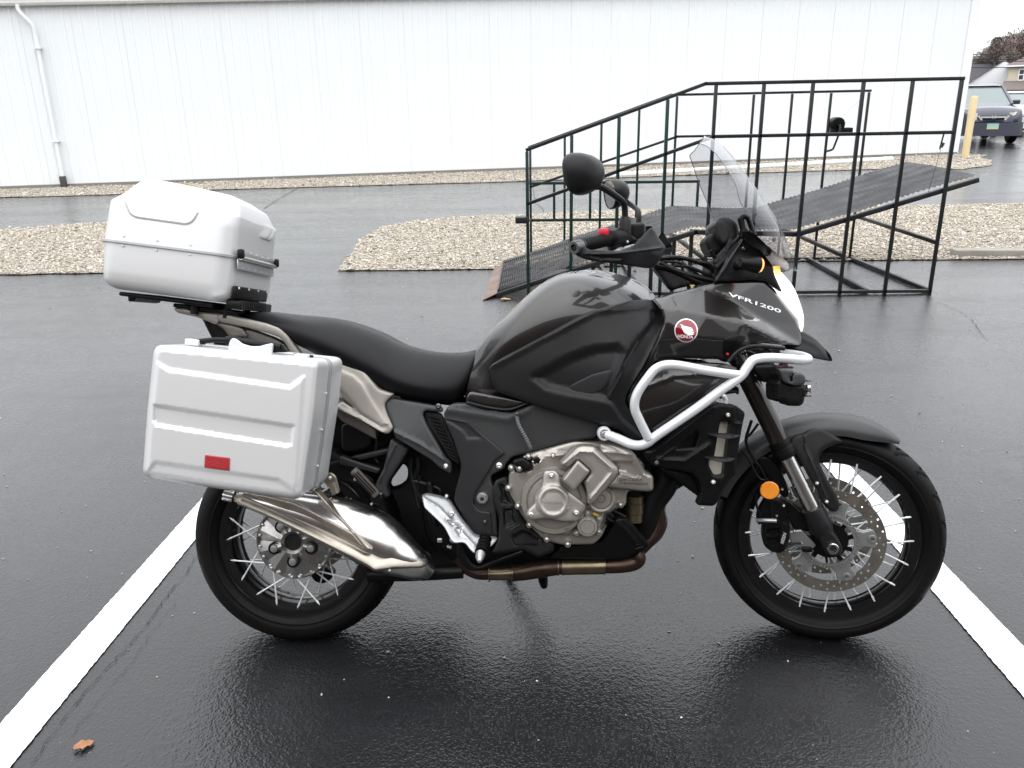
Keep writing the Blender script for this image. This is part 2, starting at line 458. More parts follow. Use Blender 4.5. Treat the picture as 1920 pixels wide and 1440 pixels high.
M['hole'] = mat('dark_recess', (.004,.004,.004), .7)
M['amber'] = mat('amber_reflector', (.95,.27,.008), .2, 0, .8, emit=None, nscale=900, nbump=.9, ncol=.25, dist=.002)
M['red'] = mat('red_reflector', (.32,.003,.010), .18, 0, .8, nscale=700, nbump=.9, ncol=.3, dist=.002)
M['reddark'] = mat('red_switch', (.55,.01,.03), .35)
M['emblem_red'] = mat('emblem_red', (.22,.004,.014), .12, .2, 1)
M['white'] = mat('emblem_white', (.82,.82,.84), .22, .3, .5)
M['ink'] = mat('engraved_ink', (.03,.025,.022), .6)
M['lamp'] = mat('lit_headlamp', (.9,.92,1), .08, 0, 1, emit=(1, .97, .93), es=1.5)
M['edge'] = mat('screen_edge_acrylic', (.14,.14,.16), .1, 0, .6)
M['lens'] = mat('lamp_side_lens', (.85,.86,.9), .06, .3, 1)
M['orange'] = mat('lit_indicator', (.9,.3,.05), .12, 0, 1, emit=(1,.38,.1), es=.75)
M['brassy'] = mat('exhaust_foil', (.32,.29,.24), .35, .9, nscale=60, nbump=.4, ncol=.3)
M['hubc'] = mat('hub_cover_metal', (.30,.29,.28), .3, .85, nscale=400, nrough=.06)
M['rubber'] = None
def tyre_mat():
    m = mat('tyre_rubber', (.0022,.0021,.0021), .5, spec=.16, nscale=60, nbump=.05, nrough=.12, ncol=.35, dist=.001); return m
M['rubber'] = tyre_mat()
M['rubber2'] = mat('dusty_sidewall', (.0045,.0038,.0034), .5, spec=.16, nscale=40, nrough=.1, ncol=.3)
M['rim'] = mat('black_rim', (.005,.005,.0055), .2, .1, .5, nscale=200, nrough=.05)
def glass():
    m = bpy.data.materials.new('clear_screen'); m.use_nodes = True; n = m.node_tree.nodes; l = m.node_tree.links; n.clear()
    o = n.new('ShaderNodeOutputMaterial'); t = n.new('ShaderNodeBsdfTransparent'); g = n.new('ShaderNodeBsdfGlossy'); mx = n.new('ShaderNodeMixShader'); lw = n.new('ShaderNodeLayerWeight')
    p = n.new('ShaderNodeMath'); p.operation = 'POWER'; p.inputs[1].default_value = 4; q = n.new('ShaderNodeMath'); q.operation = 'MULTIPLY_ADD'; q.inputs[1].default_value = .85; q.inputs[2].default_value = .035
    t.inputs[0].default_value = (.72,.72,.75,1); g.inputs['Roughness'].default_value = .02; g.inputs[0].default_value = (1,1,1,1)
    lw.inputs[0].default_value = .5
    l.new(lw.outputs['Facing'], p.inputs[0]); l.new(p.outputs[0], q.inputs[0]); l.new(q.outputs[0], mx.inputs[0]); l.new(t.outputs[0], mx.inputs[1]); l.new(g.outputs[0], mx.inputs[2]); l.new(mx.outputs[0], o.inputs[0]); return m
M['glass'] = glass()
# environment
def asphalt():
    m = bpy.data.materials.new('wet_asphalt'); m.use_nodes = True; n = m.node_tree.nodes; l = m.node_tree.links; b = n['Principled BSDF']
    tc = n.new('ShaderNodeTexCoord')
    def nz(s, d=4, r=.6, x=None):
        q = n.new('ShaderNodeTexNoise'); q.inputs['Scale'].default_value = s; q.inputs['Detail'].default_value = d; q.inputs['Roughness'].default_value = r
        l.new((x or tc.outputs['Object']), q.inputs['Vector']); return q.outputs[0]
    def mr(i, a, b_, c, d_):
        q = n.new('ShaderNodeMapRange'); q.inputs[1].default_value = a; q.inputs[2].default_value = b_; q.inputs[3].default_value = c; q.inputs[4].default_value = d_; l.new(i, q.inputs[0]); return q.outputs[0]
    def mth(op, a, b_):
        q = n.new('ShaderNodeMath'); q.operation = op
        for k, x in enumerate((a, b_)):
            if isinstance(x, (int, float)): q.inputs[k].default_value = x
            else: l.new(x, q.inputs[k])
        return q.outputs[0]
    mp = n.new('ShaderNodeMapping'); mp.inputs['Rotation'].default_value = (0, 0, .22); mp.inputs['Scale'].default_value = (.35, 1.6, 1); l.new(tc.outputs['Object'], mp.inputs['Vector'])
    streak = nz(1.1, 6, .6, mp.outputs[0]); big = nz(.35, 5, .6); fine = nz(170, 3, .6); mid = nz(6, 5, .65)
    v = n.new('ShaderNodeTexVoronoi'); v.inputs['Scale'].default_value = 125; l.new(tc.outputs['Object'], v.inputs['Vector'])
    v2 = n.new('ShaderNodeTexVoronoi'); v2.inputs['Scale'].default_value = 62; l.new(tc.outputs['Object'], v2.inputs['Vector'])
    # colour: dark sealed asphalt with faint dry streaks and pale grains
    c1 = mth('ADD', mr(big, .40, .62, 0, .6), mr(streak, .42, .70, 0, .6))
    mx = n.new('ShaderNodeMix'); mx.data_type = 'RGBA'; mx.inputs[6].default_value = (.0052,.0053,.0058,1); mx.inputs[7].default_value = (.013,.0133,.0148,1); l.new(c1, mx.inputs[0])
    gr = n.new('ShaderNodeTexNoise'); gr.inputs['Scale'].default_value = 95; gr.inputs['Detail'].default_value = 2; l.new(tc.outputs['Object'], gr.inputs['Vector'])
    sp = mr(gr.outputs[0], .735, .76, 0, .6)
    mx2 = n.new('ShaderNodeMix'); mx2.data_type = 'RGBA'; l.new(sp, mx2.inputs[0]); l.new(mx.outputs[2], mx2.inputs[6]); mx2.inputs[7].default_value = (.16,.155,.15,1)
    l.new(mx2.outputs[2], b.inputs['Base Color'])
    rgh = mth('ADD', mr(mid, .3, .7, .12, .22), mth('ADD', mr(streak, .4, .75, 0, .18), mr(big, .42, .6, .08, 0))); l.new(rgh, b.inputs['Roughness'])
    b.inputs['Specular IOR Level'].default_value = .5; b.inputs['IOR'].default_value = 1.38
    b.inputs['Coat Weight'].default_value = .8; b.inputs['Coat Roughness'].default_value = .06; b.inputs['Coat IOR'].default_value = 1.30
    h = mth('ADD', mth('MULTIPLY', mr(v.outputs[0], 0, .6, 1, 0), .55), mth('MULTIPLY', mr(v2.outputs[0], 0, .7, 1, 0), .5)); h = mth('ADD', h, mth('MULTIPLY', fine, .6)); h = mth('ADD', h, mth('MULTIPLY', mid, .8))
    bp = n.new('ShaderNodeBump'); bp.inputs['Strength'].default_value = .45; bp.inputs['Distance'].default_value = .0034; l.new(h, bp.inputs['Height'])
    l.new(bp.outputs[0], b.inputs['Normal']); l.new(bp.outputs[0], b.inputs['Coat Normal']); return m
M['asphalt'] = asphalt()
M['paint'] = mat('road_paint', (.78,.79,.78), .45, nscale=140, nbump=.5, nrough=.12, ncol=.05, dist=.003)
M['crack'] = mat('asphalt_crack', (.004,.004,.004), .8)
M['wallm'] = mat('white_steel_siding', (.76,.785,.80), .42, nscale=8, nrough=.08, ncol=.02)
M['trim'] = mat('white_trim', (.78,.79,.8), .4)
M['gutter'] = mat('cream_gutter', (.76,.75,.73), .5, nscale=20, ncol=.06)
M['gravel'] = mat('gravel_bed', (.36,.32,.265), .85, nscale=70, nbump=1, ncol=.55, dist=.02)
M['ramp'] = mat('black_painted_steel', (.016,.017,.019), .38, .2, nscale=60, nbump=.15, nrough=.1, ncol=.4, dist=.001)
M['rampg'] = mat('green_painted_steel', (.010,.028,.024), .38, .2, nscale=60, nbump=.15, nrough=.1, ncol=.3, dist=.001)
M['mesh'] = mat('worn_mesh_steel', (.045,.045,.047), .42, .5, nscale=40, nrough=.12, ncol=.5)
M['rustplate'] = mat('rusty_plate', (.17,.12,.095), .6, .3, nscale=18, nbump=.3, nrough=.15, ncol=.5, dist=.002)
M['yellow'] = mat('yellow_post_paint', (.62,.50,.29), .5, nscale=12, ncol=.12)
CR.update(h1=_crop(880,380,4.364), h2=_crop(1380,260,3.692), h3=_crop(960,130,4.364), h4=_crop(1500,180,12), h5=_crop(1800,60,6.26))
# ------------------------------------------------------------------ ground
def sheet(name, poly, z, mat_, kind='structure', parent=None):
    me = mesh(name, [(p[0], p[1], z) for p in poly], [tuple(range(len(poly)))], False)
    bm = bmesh.new(); bm.from_mesh(me); bmesh.ops.triangulate(bm, faces=bm.faces); bmesh.ops.recalc_face_normals(bm, faces=bm.faces)
    if sum(f.normal.z for f in bm.faces) < 0: bmesh.ops.reverse_faces(bm, faces=bm.faces)
    bm.to_mesh(me); bm.free()
    o = link(name, me, mat_, parent, False); o['kind'] = kind; return o
g_ = sheet('parking_lot', [(-400,-300),(400,-300),(400,700),(-400,700)], 0, M['asphalt'])
def jag(poly, step, amp, seed=1, closed=True):
    r = random.Random(seed); out = []; m = len(poly)
    for i in range(m if closed else m-1):
        a = Vector(poly[i][:2]); b = Vector(poly[(i+1) % m][:2]); k = max(1, int((b-a).length/step))
        for j in range(k): out.append(a+(b-a)*j/k+Vector((r.uniform(-amp, amp), r.uniform(-amp, amp))))
    if not closed: out.append(Vector(poly[-1][:2]))
    return out
def GP(pts): return [G(*p).to_2d() for p in pts]
# painted stall lines
def line_strip(name, a0, a1, b0, b1):
    """two edges picked in the photo, continued a little beyond it"""
    A0, A1, B0, B1 = [G(*p).to_2d() for p in (a0, a1, b0, b1)]
    e = 1.0
    A0e = A0+(A0-A1).normalized()*e; B0e = B0+(B0-B1).normalized()*e
    n = 320; r = random.Random(5); V = []
    for i in range(n+1):
        t = i/n; V.append((A0e.lerp(A1, t)+Vector((r.uniform(-.0016,.0016), 0))).to_3d()); V.append((B0e.lerp(B1, t)+Vector((r.uniform(-.0016,.0016), 0))).to_3d())
    for v in V: v.z = .004
    me = mesh(name, V, [(2*i, 2*i+1, 2*i+3, 2*i+2) for i in range(n)], False)
    o = link(name, me, M['paint'], None, False); o['kind'] = 'structure'; return o
line_strip('painted_stall_line', (0,1359), (560,734), (21,1438), (575,756))
line_strip('painted_stall_line', (1920,1310), (1514,836), (1920,1215), (1556,836))
# cracks in the sealed surface: thin ragged strips
def crack(pts, w, seed):
    r = random.Random(seed); P = jag([tuple(q) for q in GP(pts)], .02, .006, seed, False); V = []; F = []
    for i, p in enumerate(P):
        t = (P[min(i+1, len(P)-1)]-P[max(i-1, 0)]).normalized(); nrm = Vector((-t.y, t.x)); q = w*r.uniform(.15, 1)
        V += [(p.x+nrm.x*q, p.y+nrm.y*q, .0045), (p.x-nrm.x*q, p.y-nrm.y*q, .0045)]
    F = [(2*i, 2*i+1, 2*i+3, 2*i+2) for i in range(len(P)-1)]
    o = link('asphalt_crack', mesh('crack', V, F, False), M['crack'], None, False); o['kind'] = 'structure'
crack([(60,1437),(85,1400),(108,1362),(150,1310),(172,1284),(215,1240),(262,1188),(300,1135),(345,1080),(372,1040)], .0016, 3)
crack([(92,1435),(150,1362),(205,1290),(245,1245),(290,1180),(330,1130)], .0006, 4)
crack([(1745,560),(1770,572),(1800,585),(1822,600),(1850,640)], .0022, 6)
crack([(1640,830),(1700,835),(1800,850),(1860,846),(1918,838)], .0009, 8)
crack([(1000,355),(1004,380),(1018,392),(1022,402)], .006, 9)
crack([(495,392),(520,375),(560,352)], .01, 12)

# gravel beds: a bed with loose stones scattered over it
ico = bmesh.new(); bmesh.ops.create_icosphere(ico, subdivisions=1, radius=1); ico.verts.ensure_lookup_table()
ico.free()
IV = np.array([(1,0,0),(-1,0,0),(.1,1,.1),(0,-1,-.1),(.15,0,1),(-.1,.1,-1)], float); IF = np.array([(0,2,4),(2,1,4),(1,3,4),(3,0,4),(2,0,5),(1,2,5),(3,1,5),(0,3,5)])
def stones(name, poly, dens, size, cols, seed, kind='stuff', cut=None, mats=None):
    r = np.random.RandomState(seed); A = np.array([(p[0], p[1]) for p in poly]); mn, mx = A.min(0), A.max(0)
    n = int((mx-mn).prod()*dens); P = mn+r.rand(n, 2)*(mx-mn); P = P[inside(P, [tuple(a) for a in A])]
    if cut is not None: P = P[cut(P)]
    n = len(P); s = size*np.exp(r.randn(n)*.35); ax = np.stack([s*r.uniform(.7, 1.4, n), s*r.uniform(.6, 1.1, n), s*r.uniform(.4, .8, n)], 1)
    th = r.rand(n)*2*PI; c, sn = np.cos(th), np.sin(th); jit = 1+r.uniform(-.22, .22, (n, 6))
    V = IV[None]*jit[:, :, None]*ax[:, None]; tl = r.uniform(-.5, .5, n); ct, stt = np.cos(tl), np.sin(tl)
    y = V[:, :, 1]*ct[:, None]-V[:, :, 2]*stt[:, None]; z = V[:, :, 1]*stt[:, None]+V[:, :, 2]*ct[:, None]; x = V[:, :, 0]
    X = x*c[:, None]-y*sn[:, None]+P[:, None, 0]; Y = x*sn[:, None]+y*c[:, None]+P[:, None, 1]; Z = z+(.009+s*r.uniform(.0, .7, n))[:, None]
    V = np.stack([X, Y, Z], 2).reshape(-1, 3); F = (IF[None]+(np.arange(n)*6)[:, None, None]).reshape(-1, 3)
    me = bpy.data.meshes.new(name); me.vertices.add(len(V)); me.vertices.foreach_set('co', V.ravel())
    me.loops.add(F.size); me.loops.foreach_set('vertex_index', F.ravel().astype(np.int32))
    me.polygons.add(len(F)); me.polygons.foreach_set('loop_start', (np.arange(len(F))*3).astype(np.int32)); me.polygons.foreach_set('loop_total', np.full(len(F), 3, np.int32))
    for m_ in (mats or STONE): me.materials.append(m_)
    mi = np.repeat(r.choice(len(me.materials), n, p=cols), 8).astype(np.int32); me.polygons.foreach_set('material_index', mi)
    me.update(); me.validate()
    o = bpy.data.objects.new(name, me); COL.objects.link(o); o['kind'] = kind; return o
STONE = [mat('stone_cream', (.46,.415,.345), .8, nscale=60, ncol=.2), mat('stone_tan', (.36,.31,.245), .8, nscale=60, ncol=.2), mat('stone_grey', (.27,.255,.24), .8, nscale=60, ncol=.2),
         mat('stone_white', (.58,.55,.49), .75, nscale=60, ncol=.1), mat('stone_brown', (.20,.145,.10), .8, nscale=60, ncol=.2)]
SP = [.36, .26, .16, .17, .05]
isl_R = GP([(628,509),(640,496),(658,475),(682,447),(712,428),(762,418),(850,409),(1000,402),(1250,393),(1600,388),(1920,383)])+[Vector((11.5,10.3)), Vector((11.5,6.4))]+GP([(1920,487),(1480,490),(1150,500),(900,506)])
isl_L = [Vector((-14,4.4))]+GP([(0,516),(190,513),(300,511)])+GP([(370,480),(372,440),(330,424)])+GP([(190,418),(0,431)])+[Vector((-14,7.3))]
strip_W = GP([(0,371),(200,366),(420,356),(960,341),(1400,325),(1700,316),(1800,318),(1858,311),(1858,303),(1835,295)])+[Vector((11.9,19.2)), Vector((11.4,19.72)), Vector((-14,13.16)), Vector((-14,11.7))]
for i, (pl, dn, sz) in enumerate(((isl_R, 2700, .0100), (isl_L, 2700, .0100), (strip_W, 1300, .0125))):
    pj = jag([tuple(p) for p in pl], .25, .025, 20+i)
    sheet('gravel_bed', pj, .008+.0005*i, M['gravel'])
    o = stones('gravel', [tuple(p) for p in pj], dn, sz, SP, 40+i)
    tag(o, ['loose cream gravel in the long bed behind the ramp', 'loose cream gravel in the bed behind the silver top case', 'loose tan gravel strip along the foot of the white wall'][i], 'gravel')
# stray pebbles and grit lying on the wet asphalt
lot = [(-3.5,-1.1),(4.2,-1.1),(6,5.7),(-5,5.7)]
o = stones('loose_grit', lot, 17, .0034, [.3,.2,.2,.25,.05], 77); tag(o, 'stray pale grit scattered over the wet asphalt', 'grit')
for v in (0,):
    me = o.data; co = np.zeros(len(me.vertices)*3); me.vertices.foreach_get('co', co); co = co.reshape(-1, 3); co[:, 2] = np.maximum(co[:, 2]-.0085, .0002); me.vertices.foreach_set('co', co.ravel())
# concrete kerb at the right
k = MB(); a, b = G(1793,484), G(1920,484); b = b+(b-a)*6; nrm = Vector((0, .12, 0))
bar(k, (a.x, a.y+.09, .03), (b.x, b.y+.09, .03), .16, .09, .012); kb = k.build('concrete_kerb', mat('weathered_concrete', (.25,.235,.205), .8, nscale=40, nbump=.5, ncol=.3, dist=.004)); kb['kind'] = 'structure'

# ------------------------------------------------------------------ white steel warehouse
WA, WB = Vector((-9.899, 14.284)), Vector((11.36, 19.775)); wd = (WB-WA).normalized(); wnorm = Vector((wd.y, -wd.x))   # towards the camera
def wp(s, o=0, z=0): p = WA+wd*s+wnorm*o; return Vector((p.x, p.y, z))
LEN = (WB-WA).length; S0 = -9.0
def top(s): return 3.33+.024*s
bld = thing('warehouse', 'long white steel sided warehouse with gutter and downspout behind the gravel', 'building', wp(0))
def put(mb, name, m, parent, **k):
    o = mb.build(name, m, parent, **k)
    return o
def rel(mb, o=None):
    for v in mb.v: v -= bld.location
    return mb
PW = .914; n_p = int((LEN-S0)/PW)+1
s = S0; k = 0; proto = None
PWX = (LEN-.22-S0)/n_p
while k < n_p:
    if proto is None:
        m = MB(); prof = []
        for j in range(3):           # three raised ribs per panel
            c = PWX*(j+.5)/3
            prof += [(c-.035, 0), (c-.020, .011), (c+.020, .011), (c+.035, 0)]
            if j < 2: prof += [(c+.11, 0), (c+.12, .006), (c+.15, .006), (c+.16, 0)]
        prof = [(0.0, .0)]+prof+[(PWX-.004, 0), (PWX-.002, -.006), (PWX, -.006)]
        V = []; H = 4.05
        for (x, d) in prof:
            for z in (0.03, H): V.append(Vector((wd.x*x+wnorm.x*d, wd.y*x+wnorm.y*d, z)))
        m.add(V, [(2*i, 2*i+2, 2*i+3, 2*i+1) for i in range(len(prof)-1)])
        proto = m.build('wall_panel', M['wallm'], bld, ang=20); o = proto
    else:
        o = proto.copy(); COL.objects.link(o); o.parent = bld
    o.location = wp(S0+PWX*k)-bld.location; o.scale.z = (top(S0+PWX*k)+.10)/4.05
    k += 1
m = MB(); prism(m, [wp(LEN-.22, .03, .03), wp(LEN+.03, .03, .03), wp(LEN+.03, .03, top(LEN)+.08), wp(LEN-.22, .03, top(LEN)+.08)], (-wnorm.x*.04, -wnorm.y*.04, 0)); rel(m).build('corner_trim', M['trim'], bld)
m = MB(); bar(m, wp(S0, .03, .035), wp(LEN, .03, .035), .03, .07); rel(m).build('base_trim', mat('dirty_base_trim', (.2,.19,.17), .6), bld)
# other walls and roof
m = MB(); back = -wnorm*14
q = [wp(LEN, .0, 0), wp(LEN, -14, 0), wp(LEN, -14, 4.05), wp(LEN, -7, 5.6), wp(LEN, 0, top(LEN)+.1)]
m.add(q, [(0,1,2,3,4)]); q = [wp(S0, .0, 0), wp(S0, -14, 0), wp(S0, -14, 4.05), wp(S0, -7, 5.6), wp(S0, 0, top(S0)+.1)]; m.add(q, [(4,3,2,1,0)])
m.add([wp(S0,-14,0), wp(LEN,-14,0), wp(LEN,-14,4.05), wp(S0,-14,4.05)], [(0,1,2,3)]); rel(m).build('side_wall', M['wallm'], bld)
m = MB()
for (a, a2, b) in (((.17, top(S0)+.12), top(LEN)+.12, (-7, 5.65)), ((-14.35, 3.97), 3.97, (-7, 5.65))):
    m.add([wp(S0-.3, a[0], a[1]), wp(LEN+.3, a[0], a2), wp(LEN+.3, b[0], b[1]), wp(S0-.3, b[0], b[1])], [(0,1,2,3)])
rel(m).build('roof', mat('grey_roof', (.3,.3,.31), .5, .3), bld)
# gutter under the eave at the left, with an angled downspout
m = MB(); zg = 3.38
prof = [(.0, .12), (.0, 0), (.02, -.02), (.10, -.02), (.13, .02), (.13, .07), (.15, .12), (.14, .125), (.115, .07)]
V = []; 
for sx, zz in ((S0, top(S0)+.0), (LEN, top(LEN))):
    for (d, z) in prof: V.append(wp(sx, d+.03, zz+z))
n = len(prof); m.add(V, [(i, i+1, n+i+1, n+i) for i in range(n-1)]); m.add([wp(S0, .03, top(S0)+.12), wp(LEN,.03,top(LEN)+.12), wp(LEN,.2,top(LEN)+.12), wp(S0,.2,top(S0)+.12)], [(0,1,2,3)])
rel(m).build('gutter', M['gutter'], bld)
m = MB(); pb = G(122,352); sdn = (Vector((pb.x, pb.y))-WA).dot(wd)
pth = [wp(sdn, .085, .12), wp(sdn, .085, 2.85), wp(sdn-.02, .10, 3.0), wp(sdn-.14, .12, 3.16), wp(sdn-.2, .12, 3.26), wp(sdn-.2, .12, top(sdn))]
tube(m, pth[:2], .038, 8, 1, False); tube(m, pth[1:], .038, 8, 4)
rel(m).build('downspout', M['trim'], bld, ang=50)
m = MB(); box(m, wp(sdn, .1, .12), (.11, .10, .22), Matrix.Rotation(math.atan2(wd.y, wd.x), 3, 'Z'), .01); rel(m).build('downspout_boot', mat('dark_boot', (.06,.055,.055), .7), bld)
for z in (.9, 2.6):
    m = MB(); box(m, wp(sdn, .08, z), (.13, .13, .03), Matrix.Rotation(math.atan2(wd.y, wd.x), 3, 'Z')); rel(m).build('downspout_strap', M['trim'], bld)
m = MB(); a = G(1150,333); b = G(1672,302); tube(m, [a+Vector((0,0,.055)), b+Vector((0,0,.055))], .05, 12, 1, False)
tag(m.build('drain_pipe', M['trim']), 'white plastic drain pipe lying along the foot of the wall', 'pipe')
# dark ground stain line where the strip meets the wall is left to the gravel itself

# ------------------------------------------------------------------ ramp
YN, YF = 4.55, 6.0
ramp = thing('loading_ramp', 'black steel loading ramp with tall railings and mesh deck behind the motorcycle', 'ramp')
def N(px, py): return WY(px, py, YN)
def Fq(px, py): return WY(px, py, YF)
T = .026
def rail(pts, nm, m_='ramp', w=T):
    m = MB()
    for a, b in zip(pts[:-1], pts[1:]):
        d = (b-a).normalized(); bar(m, a-d*w*.4, b+d*w*.4, w, w, .003)
    return m.build(nm, M[m_], ramp, ang=30)
rail([N(988,281), N(1323,157), N(1806,147)], 'top_rail')
rail([N(990,382), N(1338,256), N(1785,248)], 'mid_rail')
rail([Fq(992,276), Fq(1258,178), Fq(1632,170)], 'top_rail', w=.022)
rail([Fq(994,351), Fq(1270,256), Fq(1612,250)], 'mid_rail', w=.022)
rail([Fq(994,344), Fq(1310,340)], 'mid_rail', 'rampg', w=.026)
rail([N(978,412)+Vector((0,.05,0)), Fq(994,413), Fq(1200,411)], 'lower_rail', 'rampg', w=.026)
# deck profile (near and far edge picked separately)
dn = [N(933,556), N(1252,449), N(1306,433), N(1499,437), N(1836,335)]
xs = [p.x for p in dn]; zs = [max(p.z, .03) for p in dn]
def dz(x): return float(np.interp(x, xs, zs))
TN = [N(988,281), N(1323,157), N(1806,147)]; TF = [Fq(992,276), Fq(1258,178), Fq(1632,170)]
def tz(P_, x): return float(np.interp(x, [p.x for p in P_], [p.z for p in P_]))
for (tx, ty, mt) in ((988,281,'rampg'),(1072,254,'rampg'),(1161,222,'rampg'),(1252,190,'rampg'),(1343,158,'ramp'),(1433,156,'ramp'),(1525,154,'ramp'),(1620,152,'ramp'),(1712,150,'ramp'),(1804,148,'ramp')):
    p = N(tx, ty); zb = 0.0 if tx not in (1072,) else .12
    m = MB(); bar(m, (p.x, YN, zb), (p.x, YN, tz(TN, p.x)-T*.5), T, T, .003); m.build('post', M[mt], ramp, ang=30)
for (tx, ty, mt, lo) in ((994,277,'rampg',.1),(1059,253,'rampg',.1),(1128,228,'rampg',.15),(1199,200,'rampg',.2),(1270,178,'rampg',0),(1342,176,'ramp',0),(1414,174,'ramp',0),(1486,173,'ramp',0),(1559,172,'ramp',0),(1630,171,'ramp',0)):
    p = Fq(tx, ty); m = MB(); bar(m, (p.x, YF, lo), (p.x, YF, tz(TF, p.x)-.013), .022, .022, .003); m.build('post', M[mt], ramp, ang=30)
for tx in (1039, 1107, 1174, 1309):
    a, b = Fq(tx, 343), Fq(tx+1, 412); m = MB(); bar(m, a, (a.x, YF, b.z), .024, .024, .002); m.build('baluster', M['rampg'], ramp, ang=30)
xL, xR = N(1161,222).x, N(1804,148).x
xFL, xFR = Fq(1199,200).x, Fq(1630,171).x
rail([Vector((xL,YN,.02)), Vector((xR,YN,.02))], 'base_rail'); rail([Vector((xFL,YF,.02)), Vector((xR-.12,YF,.02))], 'base_rail')
for x in (xR, N(1525,154).x+.6, 2.2, 1.6, xL): 
    m = MB(); bar(m, (x, YN, .02), (x-.12 if x == xR else x-.03, YF, .02), .034, .034, .003); m.build('base_cross_rail', M['ramp'], ramp, ang=30)
for (x, z) in ((xR, dz(xR)-.42), (N(1620,152).x, dz(N(1620,152).x)-.30), (2.1, .3)):
    m = MB(); bar(m, (x, YN, z), (x-.1, YF, z+.01), .03, .03, .003); m.build('brace', M['ramp'], ramp, ang=30)
for (x, z0) in ((1.2,.0),(1.35,.0),(1.5,.0),(1.68,.0),(1.86,.0),(2.0,0)):
    m = MB(); bar(m, (x, YN+.12, z0), (x, YN+.12, dz(x)), .03, .03, .003); m.build('deck_leg', M['ramp'], ramp, ang=30)
# deck: near and far side rails, expanded mesh (too fine to pick apart) and the plate at its foot
Yd0, Yd1 = YN+.04, YF-.04
for y in (Yd0, Yd1): 
    rail([Vector((x, y, z-.015)) for x, z in zip(xs, zs)], 'deck_edge', w=.038)
m = MB(); x = xs[0]
while x < xs[-1]:
    step = .020 if x < xs[1] else (.034 if x < xs[3] else .040)
    z = dz(x)+.012; sl = (dz(x+.02)-dz(x))/.02
    # one zigzag strand of the expanded steel, leaning like the real thing
    nz = 12; pv = []
    for j in range(nz+1):
        yy = Yd0+.03+(Yd1-Yd0-.06)*j/nz; off = (.003 if j % 2 else -.003); w = .0085 if x < xs[1] else (.0115 if x < xs[3] else .0125)
        wob = .006*math.sin(x*7+j*.5)
        pv += [(x+off-w, yy, z+wob-w*.2), (x+off+w, yy, z+wob+w*1.5+sl*w)]
    m.add(pv, [(2*i, 2*i+1, 2*i+3, 2*i+2) for i in range(nz)])
    x += step
o = m.build('deck_mesh', M['mesh'], ramp, ang=80, smooth=False); o['kind'] = 'stuff'
m = MB(); prism(m, [Vector((xs[0]-.005, Yd0-.02, zs[0]+.005)), G(905,564)+Vector((0,0,.006)), G(928,499)+Vector((0,-.03,.006)), Vector((xs[0]-.005, Yd1, zs[0]+.005))], (0,0,-.006))
m.build('foot_plate', M['rustplate'], ramp)
m = MB(); box(m, N(978,412), (.1,.09,.05), None, .006); m.build('latch_block', M['ramp'], ramp)
# winch on the far mid rail
wc = Fq(1568,233); m = MB()
cyl(m, wc+Vector((0,-.06,0)), wc+Vector((0,.06,0)), .065, 20, .008); cyl(m, wc+Vector((0,-.09,0)), wc+Vector((0,.09,0)), .022, 12)
box(m, wc+Vector((.07,0,-.06)), (.15,.1,.06), None, .008); box(m, wc+Vector((.0,.0,-.07)), (.1,.12,.05), None, .006)
w = m.build('winch', M['black'], ramp); m = MB()
tube(m, [wc+Vector((0,-.1,0)), wc+Vector((0,-.11,-.06)), wc+Vector((-.035,-.11,-.19)), wc+Vector((-.05,-.11,-.22)), wc+Vector((-.10,-.11,-.235))], .01, 8, 3); m.build('crank', M['ramp'], w)
m = MB(); tube(m, [wc+Vector((.03,0,.05)), Fq(1617,183)], .0022, 5, 1, False); m.build('cable', M['casetrim'], ramp)
m = MB(); tube(m, [N(1770,250), N(1764,272), N(1762,280)], .006, 6, 3); cyl(m, N(1769,268), N(1764,276), .014, 8); tube(m, [N(1764,280), Vector((N(1744,368).x, YN+.05, N(1744,368).z))], .0016, 5, 1, False)
m.build('tie_chain', M['ramp'], ramp)
# leaves
def leaf(p, s, ang, lab, col):
    m = MB(); n = 9; V = []; R = Matrix.Rotation(ang, 3, 'Z')
    for i in range(n+1):
        t = i/n; w = s*.3*math.sin(PI*min(1, t*1.02))**.7*(1+.25*math.sin(t*17)); c = R @ Vector((s*(t-.5), 0, .004+.35*s*.12*math.sin(t*5)))
        for q in (-1, 0, 1): V.append(Vector(p)+c+(R @ Vector((0, q*w, 0)))+Vector((0, 0, abs(q)*.08*s+.001)))
    m.add(V, [(3*i+j, 3*i+3+j, 3*i+4+j, 3*i+1+j) for i in range(n) for j in (0, 1)])
    o = m.build('fallen_leaf', mat('dry_leaf', col, .7, nscale=200, ncol=.4, nbump=.4), None, ang=60); return tag(o, lab, 'leaf')
leaf(G(157,1401), .052, .6, 'brown curled leaf on the asphalt beside the left painted line', (.30,.14,.07))
leaf(G(948,563), .09, .2, 'tan leaf beside the foot of the ramp', (.36,.24,.10))
leaf(G(1190,508), .06, 1.2, 'small orange leaf under the ramp frame', (.4,.13,.04))
leaf(G(1590,551), .045, .1, 'small tan leaf at the right base rail of the ramp', (.4,.28,.12))
# yellow post
bp_ = G(1809,296); m = MB(); H = WY(1826, 180, bp_.y).z
lathe(m, (bp_.x, bp_.y, 0), (0,0,1), [(0,.082),(.02,.082),(H-.04,.082),(H-.01,.07),(H,.03)], 20)
yp = m.build('bollard', M['yellow']); tag(yp, 'pale yellow steel bollard by the corner of the white warehouse', 'bollard')
